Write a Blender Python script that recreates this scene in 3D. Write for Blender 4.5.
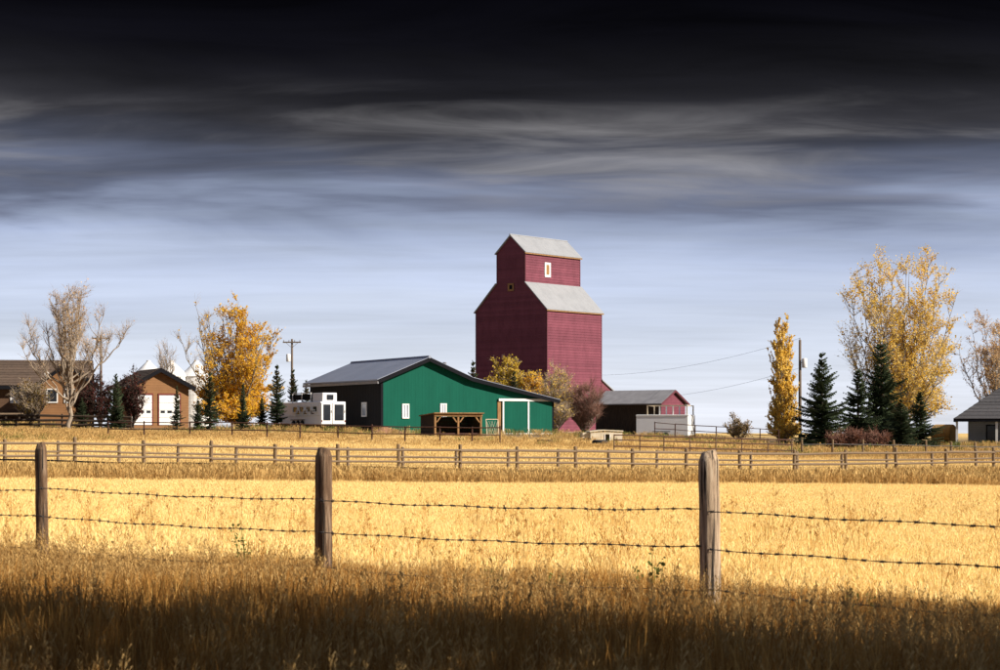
import bpy, math, random
import numpy as np
from mathutils import Vector, Matrix, Euler

for o in list(bpy.data.objects):
    bpy.data.objects.remove(o)
S = bpy.context.scene
C = S.collection
R = math.radians

# ------------------------------------------------------------------ camera, sky, sun, exposure
F = 70 / 36 * 1000.0            # focal length in photo pixels (1000 px wide)
HZ = 431.0                      # eye level in the photo
EYE = 1.45
cd = bpy.data.cameras.new('camera')
cam = bpy.data.objects.new('camera', cd); C.objects.link(cam)
cam.location = (0, 0, EYE); cam.rotation_euler = (R(90), 0, 0)
cd.lens = 70; cd.sensor_width = 36; cd.shift_y = (HZ - 335) / 1000
cd.clip_start = 0.1; cd.clip_end = 20000
cd.dof.use_dof = True; cd.dof.focus_distance = 60; cd.dof.aperture_fstop = 9
S.camera = cam
S.render.resolution_x = 1024; S.render.resolution_y = 686

SUN_EL, SUN_AZ = 30.0, 68.0     # azimuth measured from straight behind the camera towards the right
sd = Vector((math.sin(R(SUN_AZ)) * math.cos(R(SUN_EL)), -math.cos(R(SUN_AZ)) * math.cos(R(SUN_EL)), math.sin(R(SUN_EL))))
sl = bpy.data.lights.new('sun', 'SUN'); sl.energy = 5.0; sl.angle = R(0.5); sl.color = (1.0, 0.92, 0.81)
so = bpy.data.objects.new('sun', sl); C.objects.link(so)
so.rotation_euler = (-sd).to_track_quat('-Z', 'Y').to_euler(); so.location = (40, -20, 40)
S.view_settings.view_transform = 'Standard'; S.view_settings.look = 'None'
S.view_settings.gamma = 1; S.view_settings.exposure = 0.82
S.cycles.max_bounces = 6; S.cycles.diffuse_bounces = 3; S.cycles.glossy_bounces = 2; S.cycles.transmission_bounces = 3

def lin(r, g, b, k=1.0):
    f = lambda c: ((c / 255 + 0.055) / 1.055) ** 2.4 if c > 10.3 else c / 255 / 12.92
    return (f(r) * k, f(g) * k, f(b) * k, 1.0)

W = bpy.data.worlds.new('World'); S.world = W; W.use_nodes = True
SEED = (24.9, 21.8, 14.8, 37.7)
def build_world():
    nt = W.node_tree; N = nt.nodes; L = nt.links; N.clear()
    out = N.new('ShaderNodeOutputWorld'); bg = N.new('ShaderNodeBackground'); bg.inputs[1].default_value = 0.1
    tc = N.new('ShaderNodeTexCoord'); sx = N.new('ShaderNodeSeparateXYZ'); L.new(tc.outputs['Generated'], sx.inputs[0])
    def m(op, a, b=None, c=None):
        n = N.new('ShaderNodeMath'); n.operation = op
        for i, v in enumerate((a, b, c)):
            if v is None: continue
            if isinstance(v, (int, float)): n.inputs[i].default_value = v
            else: L.new(v, n.inputs[i])
        return n.outputs[0]
    z = m('MAXIMUM', sx.outputs[2], 0.0)
    den = m('ADD', z, 0.09)
    px = m('DIVIDE', sx.outputs[0], den); py = m('DIVIDE', sx.outputs[1], den)
    def cloud(kx, ky, scale, detail, rough, dist, off):
        cb = N.new('ShaderNodeCombineXYZ')
        L.new(m('MULTIPLY', px, kx), cb.inputs[0]); L.new(m('MULTIPLY', py, ky), cb.inputs[1]); cb.inputs[2].default_value = off
        n = N.new('ShaderNodeTexNoise'); n.inputs['Scale'].default_value = scale; n.inputs['Detail'].default_value = detail
        n.inputs['Roughness'].default_value = rough; n.inputs['Distortion'].default_value = dist
        L.new(cb.outputs[0], n.inputs['Vector']); return m('SUBTRACT', n.outputs['Fac'], 0.5)
    def band(v, a, b, lo=0.0, hi=1.0):
        mr = N.new('ShaderNodeMapRange'); mr.interpolation_type = 'SMOOTHSTEP'; L.new(v, mr.inputs[0])
        mr.inputs['From Min'].default_value = a; mr.inputs['From Max'].default_value = b; mr.inputs['To Min'].default_value = lo; mr.inputs['To Max'].default_value = hi
        return mr.outputs[0]
    n1 = cloud(0.7, 1.0, 0.85, 5, 0.5, 0.6, SEED[0])          # the deck's ragged lower edge
    n2 = cloud(0.8, 1.7, 1.7, 6, 0.55, 0.8, SEED[1])          # streaks and folds in the deck
    n3 = cloud(0.5, 0.8, 0.7, 3, 0.5, 0.3, SEED[2])           # broad light and dark parts
    n4 = cloud(0.6, 2.2, 2.4, 6, 0.6, 0.4, SEED[3])           # thin veils low down
    amp = m('MULTIPLY', band(z, 0.02, 0.12), 0.082)
    zz = m('ADD', z, m('MULTIPLY', m('ADD', n1, 0.03), amp))
    zz = m('ADD', zz, m('MULTIPLY', n2, m('MULTIPLY', amp, 0.55)))
    ramp = N.new('ShaderNodeValToRGB'); L.new(zz, ramp.inputs[0])
    stops = [(0.0, (202, 206, 218)), (0.040, (190, 197, 214)), (0.072, (172, 181, 203)), (0.096, (158, 168, 192)),
             (0.112, (134, 144, 168)), (0.124, (92, 99, 119)), (0.138, (62, 65, 76)), (0.156, (50, 50, 55)),
             (0.178, (28, 28, 32)), (0.202, (13, 13, 18)), (0.225, (7, 7, 12)), (0.34, (36, 40, 50)), (0.55, (104, 117, 145))]
    cr = ramp.color_ramp
    while len(cr.elements) < len(stops): cr.elements.new(0.5)
    for e, (p, c) in zip(cr.elements, stops): e.position = p; e.color = lin(*c)
    hi = band(z, 0.06, 0.15)
    gain = m('ADD', m('ADD', m('MULTIPLY', n2, m('MULTIPLY_ADD', hi, 2.4, 0.15)), m('MULTIPLY', n3, m('MULTIPLY_ADD', hi, 1.3, 0.7))), 1.0)
    gain = m('ADD', gain, m('MULTIPLY', n4, 0.28))
    gain = m('MAXIMUM', gain, 0.3)
    vm = N.new('ShaderNodeVectorMath'); vm.operation = 'SCALE'; L.new(ramp.outputs[0], vm.inputs[0]); L.new(m('MULTIPLY', gain, 7.7), vm.inputs['Scale'])
    # thin places in the deck where paler cloud shows through
    brk = m('MULTIPLY', band(m('ADD', m('MULTIPLY', n2, 0.75), n3), -0.02, 0.36), m('MULTIPLY', band(z, 0.10, 0.13), band(z, 0.185, 0.14)))
    vb = N.new('ShaderNodeMix'); vb.data_type = 'RGBA'; L.new(m('MULTIPLY', brk, 0.40), vb.inputs[0]); L.new(vm.outputs[0], vb.inputs[6]); vb.inputs[7].default_value = lin(200, 198, 200, 6.6)
    vm = vb
    sky = N.new('ShaderNodeTexSky'); sky.sky_type = 'NISHITA'; sky.sun_disc = False
    sky.sun_elevation = R(SUN_EL); sky.sun_rotation = R(180 - SUN_AZ); sky.dust_density = 0.6
    # clear air shows only thinly, low down, below the cloud deck
    cov = m('SUBTRACT', 0.14, m('MULTIPLY', zz, 1.1)); cov = m('MAXIMUM', cov, 0.0)
    mx = N.new('ShaderNodeMix'); mx.data_type = 'RGBA'; L.new(cov, mx.inputs[0]); L.new(vm.outputs[2], mx.inputs[6]); L.new(sky.outputs[0], mx.inputs[7])
    L.new(mx.outputs[2], bg.inputs[0]); L.new(bg.outputs[0], out.inputs[0])
build_world()

# ------------------------------------------------------------------ helpers
def PX(px, Y): return (px - 500) / F * Y
def PZ(py, Y): return EYE + (HZ - py) / F * Y

SKIP = []
def tag(o, label=None, cat=None, group=None, kind=None):
    if label: o['label'] = label
    if cat: o['category'] = cat
    if group: o['group'] = group
    if kind: o['kind'] = kind
    return o
def empty(name, loc, rz=0, label=None, cat=None, group=None):
    o = bpy.data.objects.new(name, None); C.objects.link(o); o.location = loc; o.rotation_euler = (0, 0, rz)
    o.empty_display_size = 0.3
    return tag(o, label, cat, group)
def link(name, me, parent=None):
    o = bpy.data.objects.new(name, me); C.objects.link(o)
    if parent: o.parent = parent
    return o
def copy_tree(o, parent=None):
    c = o.copy(); C.objects.link(c); c.parent = parent
    for ch in list(o.children): copy_tree(ch, c)
    return c

class MB:
    def __init__(s): s.v = []; s.f = []
    def quad(s, *p):
        n = len(s.v); s.v += [tuple(q) for q in p]; s.f.append(tuple(range(n, n + len(p)))); return s
    def box(s, x0, x1, y0, y1, z0, z1):
        n = len(s.v)
        s.v += [(x0, y0, z0), (x1, y0, z0), (x1, y1, z0), (x0, y1, z0), (x0, y0, z1), (x1, y0, z1), (x1, y1, z1), (x0, y1, z1)]
        s.f += [tuple(n + i for i in q) for q in ((0, 3, 2, 1), (4, 5, 6, 7), (0, 1, 5, 4), (1, 2, 6, 5), (2, 3, 7, 6), (3, 0, 4, 7))]
        return s
    def prism(s, pts, d):
        """pts: a closed 3D outline, extruded by the vector d"""
        n = len(s.v); k = len(pts); d = Vector(d)
        a = [Vector(p) for p in pts]
        s.v += [tuple(p) for p in a] + [tuple(p + d) for p in a]
        s.f.append(tuple(range(n + k - 1, n - 1, -1))); s.f.append(tuple(range(n + k, n + 2 * k)))
        for i in range(k):
            j = (i + 1) % k; s.f.append((n + i, n + j, n + k + j, n + k + i))
        return s
    def tube(s, pts, rad, n=8, cap=True):
        pts = [Vector(p) for p in pts]
        if not isinstance(rad, (list, tuple)): rad = [rad] * len(pts)
        b = len(s.v)
        for i, p in enumerate(pts):
            t = (pts[min(i + 1, len(pts) - 1)] - pts[max(i - 1, 0)])
            if t.length < 1e-9: t = Vector((0, 0, 1))
            t.normalize()
            u = t.cross(Vector((0, 0, 1)) if abs(t.z) < 0.9 else Vector((1, 0, 0))).normalized(); w = t.cross(u)
            for k in range(n):
                a = 2 * math.pi * k / n
                s.v.append(tuple(p + (u * math.cos(a) + w * math.sin(a)) * rad[i]))
        for i in range(len(pts) - 1):
            for k in range(n):
                k2 = (k + 1) % n
                s.f.append((b + i * n + k, b + i * n + k2, b + (i + 1) * n + k2, b + (i + 1) * n + k))
        if cap:
            s.f.append(tuple(b + k for k in range(n - 1, -1, -1))); e = b + (len(pts) - 1) * n
            s.f.append(tuple(e + k for k in range(n)))
        return s
    def mesh(s, name, mat, smooth=False):
        me = bpy.data.meshes.new(name); me.from_pydata(s.v, [], s.f); me.update()
        if mat: me.materials.append(mat)
        if smooth: me.polygons.foreach_set('use_smooth', [True] * len(me.polygons))
        return me
    def build(s, name, mat, parent=None, smooth=False, bevel=0):
        o = link(name, s.mesh(name, mat, smooth), parent)
        if bevel:
            b = o.modifiers.new('bevel', 'BEVEL'); b.width = bevel; b.segments = 2; b.limit_method = 'ANGLE'
        return o

def np_mesh(name, V, faces_list, mat, parent=None, smooth=False):
    me = bpy.data.meshes.new(name); me.from_pydata(V, [], faces_list); me.update(); me.materials.append(mat)
    if smooth: me.polygons.foreach_set('use_smooth', [True] * len(me.polygons))
    return me

# ------------------------------------------------------------------ materials
MAT = {}
def mat(name, c1, c2=None, rough=0.8, scale=(1, 1, 1), nscale=3.0, bump=0.0, metallic=0.0, island=0.0, spec=0.3,
        rib=None, detail=5, c3=None):
    """noise-mottled procedural surface; rib=(axis, pitch, strength) adds pressed ribs; island = tone change from piece to piece"""
    m = bpy.data.materials.new(name); m.use_nodes = True; nt = m.node_tree; N = nt.nodes; L = nt.links
    b = N['Principled BSDF']; b.inputs['Roughness'].default_value = rough; b.inputs['Metallic'].default_value = metallic
    b.inputs['Specular IOR Level'].default_value = spec
    c2 = c2 or tuple(x * 0.75 for x in c1)
    tc = N.new('ShaderNodeTexCoord'); mp = N.new('ShaderNodeMapping'); mp.inputs['Scale'].default_value = scale
    L.new(tc.outputs['Object'], mp.inputs[0])
    nz = N.new('ShaderNodeTexNoise'); nz.inputs['Scale'].default_value = nscale; nz.inputs['Detail'].default_value = detail; nz.inputs['Roughness'].default_value = 0.65
    L.new(mp.outputs[0], nz.inputs['Vector'])
    cr = N.new('ShaderNodeValToRGB'); cr.color_ramp.elements[0].position = 0.32; cr.color_ramp.elements[1].position = 0.68
    cr.color_ramp.elements[0].color = (*c2[:3], 1); cr.color_ramp.elements[1].color = (*c1[:3], 1)
    if c3:
        e = cr.color_ramp.elements.new(0.5); e.color = (*c3[:3], 1)
    L.new(nz.outputs['Fac'], cr.inputs[0]); col = cr.outputs[0]
    if island:
        g = N.new('ShaderNodeNewGeometry'); mr = N.new('ShaderNodeMapRange'); L.new(g.outputs['Random Per Island'], mr.inputs[0])
        mr.inputs['To Min'].default_value = 1 - island; mr.inputs['To Max'].default_value = 1 + island
        vs = N.new('ShaderNodeVectorMath'); vs.operation = 'SCALE'; L.new(col, vs.inputs[0]); L.new(mr.outputs[0], vs.inputs['Scale']); col = vs.outputs[0]
    L.new(col, b.inputs['Base Color'])
    h = None
    if rib:
        ax, pitch, st = rib
        sp = N.new('ShaderNodeSeparateXYZ'); L.new(tc.outputs['Object'], sp.inputs[0])
        w = N.new('ShaderNodeMath'); w.operation = 'MULTIPLY'; w.inputs[1].default_value = 1 / pitch; L.new(sp.outputs[ax], w.inputs[0])
        fr = N.new('ShaderNodeMath'); fr.operation = 'FRACT'; L.new(w.outputs[0], fr.inputs[0])
        pp = N.new('ShaderNodeMath'); pp.operation = 'PINGPONG'; pp.inputs[1].default_value = 0.5; L.new(fr.outputs[0], pp.inputs[0])
        mr2 = N.new('ShaderNodeMapRange'); L.new(pp.outputs[0], mr2.inputs[0]); mr2.inputs['From Min'].default_value = 0.0; mr2.inputs['From Max'].default_value = 0.14
        mr2.inputs['To Min'].default_value = 1; mr2.inputs['To Max'].default_value = 0
        bp = N.new('ShaderNodeBump'); bp.inputs['Strength'].default_value = st; bp.inputs['Distance'].default_value = 0.03
        L.new(mr2.outputs[0], bp.inputs['Height']); h = bp.outputs[0]
    if bump:
        bp2 = N.new('ShaderNodeBump'); bp2.inputs['Strength'].default_value = bump; bp2.inputs['Distance'].default_value = 0.02
        L.new(nz.outputs['Fac'], bp2.inputs['Height'])
        if h: L.new(h, bp2.inputs['Normal'])
        h = bp2.outputs[0]
    if h: L.new(h, b.inputs['Normal'])
    MAT[name] = m; return m

def leafmat(name, cols, transl=0.35, inst=True):
    """thin leaf or grass blade: diffuse + translucent, tone varies from leaf to leaf and from clump to clump"""
    m = bpy.data.materials.new(name); m.use_nodes = True; nt = m.node_tree; N = nt.nodes; L = nt.links; N.clear()
    out = N.new('ShaderNodeOutputMaterial'); g = N.new('ShaderNodeNewGeometry'); oi = N.new('ShaderNodeObjectInfo')
    a = N.new('ShaderNodeMath'); a.operation = 'MULTIPLY'; a.inputs[1].default_value = 0.55; L.new(g.outputs['Random Per Island'], a.inputs[0])
    if inst:
        c = N.new('ShaderNodeMath'); c.operation = 'MULTIPLY_ADD'; c.inputs[1].default_value = 0.45; L.new(oi.outputs['Random'], c.inputs[0]); L.new(a.outputs[0], c.inputs[2]); f = c.outputs[0]
    else:
        tc = N.new('ShaderNodeTexCoord'); nz = N.new('ShaderNodeTexNoise'); nz.inputs['Scale'].default_value = 0.55; L.new(tc.outputs['Object'], nz.inputs['Vector'])
        mr = N.new('ShaderNodeMapRange'); L.new(nz.outputs['Fac'], mr.inputs[0]); mr.inputs['From Min'].default_value = 0.3; mr.inputs['From Max'].default_value = 0.7
        c = N.new('ShaderNodeMath'); c.operation = 'MULTIPLY_ADD'; c.inputs[1].default_value = 0.45; L.new(mr.outputs[0], c.inputs[0]); L.new(a.outputs[0], c.inputs[2]); f = c.outputs[0]
    cr = N.new('ShaderNodeValToRGB'); L.new(f, cr.inputs[0])
    while len(cr.color_ramp.elements) < len(cols): cr.color_ramp.elements.new(0.5)
    for i, (e, cc) in enumerate(zip(cr.color_ramp.elements, cols)):
        e.position = 0.08 + 0.84 * i / max(1, len(cols) - 1); e.color = (*cc[:3], 1)
    d = N.new('ShaderNodeBsdfDiffuse'); t = N.new('ShaderNodeBsdfTranslucent'); mx = N.new('ShaderNodeMixShader'); mx.inputs[0].default_value = transl
    L.new(cr.outputs[0], d.inputs[0]); L.new(cr.outputs[0], t.inputs[0]); L.new(d.outputs[0], mx.inputs[1]); L.new(t.outputs[0], mx.inputs[2]); L.new(mx.outputs[0], out.inputs[0])
    MAT[name] = m; return m

mat('elevator_red', (0.160, 0.045, 0.064), (0.122, 0.033, 0.048), rough=0.8, scale=(1.2, 1.2, 0.5), nscale=0.9, island=0.11, bump=0.15, spec=0.2, c3=(0.145, 0.040, 0.058))
mat('elevator_trim', (0.11, 0.024, 0.036), rough=0.7)
mat('tin_roof', (0.30, 0.305, 0.315), (0.25, 0.255, 0.265), rough=0.55, metallic=0.15, nscale=0.8, rib=(1, 0.6, 0.6), c3=(0.28, 0.285, 0.295))
mat('shed_roof', (0.30, 0.29, 0.29), (0.22, 0.21, 0.21), rough=0.6, nscale=1.2, rib=(0, 0.5, 0.5))
mat('barn_green', (0.006, 0.086, 0.056), (0.005, 0.072, 0.047), rough=0.75, scale=(1, 1, 0.25), nscale=1.3, spec=0.08, rib=(0, 0.3, 0.22))
mat('barn_black', (0.010, 0.0105, 0.013), (0.007, 0.0075, 0.0095), rough=0.7, spec=0.15, nscale=0.8, rib=(1, 0.3, 0.5))
mat('barn_roof', (0.255, 0.275, 0.335), (0.215, 0.235, 0.29), rough=0.5, metallic=0.1, nscale=0.5, rib=(1, 0.45, 0.6))
mat('charcoal_trim', (0.009, 0.009, 0.012), rough=0.8, spec=0.08)
mat('white_paint', (0.78, 0.77, 0.74), (0.66, 0.65, 0.62), rough=0.5, nscale=1.4)
mat('trailer_white', (0.82, 0.82, 0.82), (0.74, 0.74, 0.74), rough=0.35, nscale=0.9, spec=0.5)
mat('worn_white', (0.62, 0.56, 0.44), (0.42, 0.36, 0.26), rough=0.8, nscale=2.2, bump=0.2)
mat('cream_pipe', (0.62, 0.52, 0.36), (0.5, 0.4, 0.28), rough=0.6)
mat('glass_dark', (0.02, 0.024, 0.03), (0.012, 0.014, 0.018), rough=0.12, spec=0.25)
mat('glass_pale', (0.42, 0.45, 0.5), (0.30, 0.33, 0.38), rough=0.15, nscale=1.5, spec=0.6)
mat('black_rubber', (0.02, 0.02, 0.02), rough=0.85)
mat('grey_metal', (0.25, 0.25, 0.26), rough=0.5, metallic=0.5)
mat('dark_wood', (0.050, 0.032, 0.020), (0.026, 0.017, 0.011), rough=0.9, scale=(3, 3, 0.6), nscale=3, island=0.25)
mat('shelter_wood', (0.30, 0.165, 0.065), (0.17, 0.088, 0.035), rough=0.85, scale=(2, 2, 0.5), nscale=3, island=0.25)
mat('fence_wood', (0.23, 0.155, 0.085), (0.115, 0.078, 0.045), rough=0.9, scale=(4, 4, 0.7), nscale=4, bump=0.3)
mat('grey_wood', (0.25, 0.18, 0.115), (0.12, 0.085, 0.055), rough=0.9, scale=(2, 6, 6), nscale=3, bump=0.3)
mat('red_pipe', (0.075, 0.032, 0.020), (0.045, 0.020, 0.014), rough=0.8, nscale=3)
mat('pole_wood', (0.16, 0.12, 0.09), (0.09, 0.068, 0.052), rough=0.9, scale=(4, 4, 0.4), nscale=3)
mat('bark_grey', (0.26, 0.22, 0.17), (0.13, 0.105, 0.08), rough=0.9, scale=(2, 2, 0.5), nscale=2)
mat('bark_pale', (0.34, 0.27, 0.20), (0.18, 0.14, 0.10), rough=0.9, scale=(2, 2, 0.5), nscale=2)
mat('bark_dark', (0.07, 0.05, 0.035), (0.035, 0.026, 0.02), rough=0.9, nscale=3)
mat('twig_tan', (0.42, 0.33, 0.24), (0.31, 0.235, 0.165), rough=0.9, nscale=2)
mat('twig_pink', (0.27, 0.145, 0.105), (0.18, 0.09, 0.065), rough=0.9, nscale=2)
mat('house_tan', (0.25, 0.125, 0.052), (0.205, 0.10, 0.042), rough=0.85, nscale=1.5, rib=(2, 0.2, 0.4))
mat('house_brown', (0.10, 0.055, 0.03), (0.075, 0.04, 0.022), rough=0.85, nscale=1.5, rib=(2, 0.2, 0.4))
mat('house_grey', (0.22, 0.24, 0.27), (0.19, 0.21, 0.235), rough=0.8, nscale=1.2, rib=(2, 0.18, 0.4))
mat('shingle_brown', (0.105, 0.070, 0.048), (0.062, 0.042, 0.030), rough=0.95, nscale=5, island=0.15)
mat('shingle_grey', (0.075, 0.072, 0.075), (0.050, 0.048, 0.052), rough=0.95, nscale=5, island=0.15)
mat('red_header', (0.16, 0.03, 0.025), rough=0.8)
mat('bin_white', (0.80, 0.79, 0.77), (0.70, 0.69, 0.66), rough=0.4, nscale=1, rib=(2, 0.8, 0.5))
mat('hay', (0.52, 0.33, 0.115), (0.36, 0.21, 0.065), rough=1.0, nscale=9, scale=(1, 1, 1), bump=0.8)
mat('barbed', (0.085, 0.075, 0.070), (0.05, 0.043, 0.04), rough=0.75, metallic=0.3, nscale=20)
mat('wire_grey', (0.22, 0.21, 0.2), rough=0.6, metallic=0.5)

def postmat(name, a, b, c):
    """weathered round post: long vertical checks, stains"""
    m = mat(name, a, b, rough=0.92, scale=(13, 13, 1.1), nscale=2.6, detail=8, c3=c, bump=0.7)
    nt = m.node_tree; N = nt.nodes; L = nt.links; bs = N['Principled BSDF']
    old = bs.inputs['Base Color'].links[0].from_socket
    tc = N.new('ShaderNodeTexCoord'); mp = N.new('ShaderNodeMapping'); mp.inputs['Scale'].default_value = (30, 30, 0.8); L.new(tc.outputs['Object'], mp.inputs[0])
    nz = N.new('ShaderNodeTexNoise'); nz.inputs['Scale'].default_value = 1.6; nz.inputs['Detail'].default_value = 4; L.new(mp.outputs[0], nz.inputs['Vector'])
    mr = N.new('ShaderNodeMapRange'); L.new(nz.outputs['Fac'], mr.inputs[0]); mr.inputs['From Min'].default_value = 0.56; mr.inputs['From Max'].default_value = 0.62
    mx = N.new('ShaderNodeMix'); mx.data_type = 'RGBA'; L.new(mr.outputs[0], mx.inputs[0]); L.new(old, mx.inputs[6]); mx.inputs[7].default_value = (0.03, 0.022, 0.016, 1)
    L.new(mx.outputs[2], bs.inputs['Base Color'])
    return m
postmat('post_grey', (0.50, 0.40, 0.29), (0.11, 0.075, 0.05), (0.34, 0.245, 0.16))
postmat('post_brown', (0.27, 0.19, 0.125), (0.035, 0.022, 0.014), (0.115, 0.066, 0.036))

STRAW = [(0.78, 0.54, 0.19), (0.86, 0.63, 0.255), (0.90, 0.69, 0.31), (0.92, 0.74, 0.37)]
leafmat('blade_field', STRAW, 0.3)
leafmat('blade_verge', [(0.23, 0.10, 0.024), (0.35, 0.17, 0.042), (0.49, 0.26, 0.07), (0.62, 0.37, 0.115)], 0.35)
leafmat('blade_stalk', [(0.36, 0.21, 0.07), (0.48, 0.30, 0.11), (0.62, 0.42, 0.17)], 0.35)
leafmat('blade_strip', [(0.36, 0.215, 0.075), (0.46, 0.285, 0.105), (0.56, 0.37, 0.14), (0.66, 0.46, 0.19)], 0.3)
leafmat('blade_pasture', [(0.66, 0.45, 0.17), (0.77, 0.56, 0.23), (0.83, 0.63, 0.29), (0.68, 0.50, 0.21)], 0.3)
leafmat('blade_green', [(0.10, 0.12, 0.03), (0.15, 0.17, 0.045), (0.24, 0.23, 0.07)], 0.3)
leafmat('leaf_gold', [(0.74, 0.46, 0.05), (0.82, 0.56, 0.10), (0.87, 0.64, 0.17), (0.88, 0.70, 0.28)], 0.5, False)
leafmat('leaf_orange', [(0.74, 0.42, 0.03), (0.82, 0.50, 0.045), (0.87, 0.58, 0.08)], 0.5, False)
leafmat('leaf_yellowgreen', [(0.30, 0.26, 0.035), (0.48, 0.35, 0.04), (0.62, 0.42, 0.06), (0.70, 0.50, 0.11)], 0.4, False)
leafmat('leaf_straw', [(0.58, 0.34, 0.14), (0.68, 0.44, 0.20), (0.76, 0.52, 0.22)], 0.35, False)
leafmat('leaf_olive', [(0.07, 0.06, 0.02), (0.13, 0.10, 0.028), (0.24, 0.15, 0.035), (0.34, 0.18, 0.05)], 0.35, False)
leafmat('leaf_purple', [(0.055, 0.02, 0.02), (0.085, 0.03, 0.026), (0.13, 0.05, 0.035)], 0.3, False)
leafmat('leaf_rust', [(0.10, 0.045, 0.03), (0.15, 0.065, 0.04), (0.20, 0.09, 0.05)], 0.3, False)
leafmat('needle', [(0.022, 0.032, 0.018), (0.042, 0.058, 0.030), (0.078, 0.098, 0.048)], 0.15, False)
leafmat('needle_tip', [(0.03, 0.045, 0.025), (0.09, 0.07, 0.03), (0.14, 0.08, 0.03)], 0.12, False)

# ------------------------------------------------------------------ the ground
GY = [-80, 0, 20, 40, 60, 72, 80, 90, 100, 125, 150, 215, 400, 1000, 6000]
GU = [-60, 250, 500, 650, 800, 1060]
GT = np.array([
    [0, 0, 0, 0, 0, 0], [0, 0, 0, 0, 0, 0], [0.02, 0.0, 0, 0, 0, -0.02], [0.0, -0.04, -0.08, -0.10, -0.12, -0.16],
    [0.02, -0.10, -0.25, -0.32, -0.40, -0.48], [0.0, -0.20, -0.42, -0.50, -0.56, -0.62], [0.06, -0.15, -0.42, -0.50, -0.56, -0.62],
    [0.14, -0.06, -0.34, -0.42, -0.50, -0.56], [0.34, 0.16, -0.10, -0.22, -0.42, -0.50], [0.98, 0.84, 0.60, 0.38, -0.12, -0.25],
    [1.90, 1.62, 1.18, 0.92, 0.12, 0.0], [2.0, 1.85, 1.40, 1.05, 0.50, 0.30], [1.7, 1.6, 1.3, 1.1, 0.85, 0.85],
    [1.2, 1.0, 0.6, 0.2, -0.1, -0.1], [-2, -2, -3, -5, -6, -6]], float)
def gz(x, y):
    x = np.asarray(x, float); y = np.asarray(y, float)
    u = np.clip(500 + F * x / np.maximum(y, 8.0), GU[0], GU[-1])
    def at(yy):
        yi = np.clip(np.searchsorted(GY, yy, side='right') - 1, 0, len(GY) - 2)
        ui = np.clip(np.searchsorted(GU, u, side='right') - 1, 0, len(GU) - 2)
        gy = np.array(GY, float); gu = np.array(GU, float)
        ty = np.clip((yy - gy[yi]) / (gy[yi + 1] - gy[yi]), 0, 1); tu = np.clip((u - gu[ui]) / (gu[ui + 1] - gu[ui]), 0, 1)
        a = GT[yi, ui] * (1 - tu) + GT[yi, ui + 1] * tu; b = GT[yi + 1, ui] * (1 - tu) + GT[yi + 1, ui + 1] * tu
        return a * (1 - ty) + b * ty
    w = np.clip(y * 0.05, 0.0, 9.0)
    z = (at(y - w) + at(y - w / 2) + 2 * at(y) + at(y + w / 2) + at(y + w)) / 6
    z = z + 0.04 * np.sin(x * 0.31 + 1.3 * np.sin(y * 0.17)) * np.clip(y / 60, 0, 1) * np.clip((300 - y) / 200, 0, 1)
    return z
def G(x, y): return float(gz(np.array([x]), np.array([y]))[0])

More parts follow.
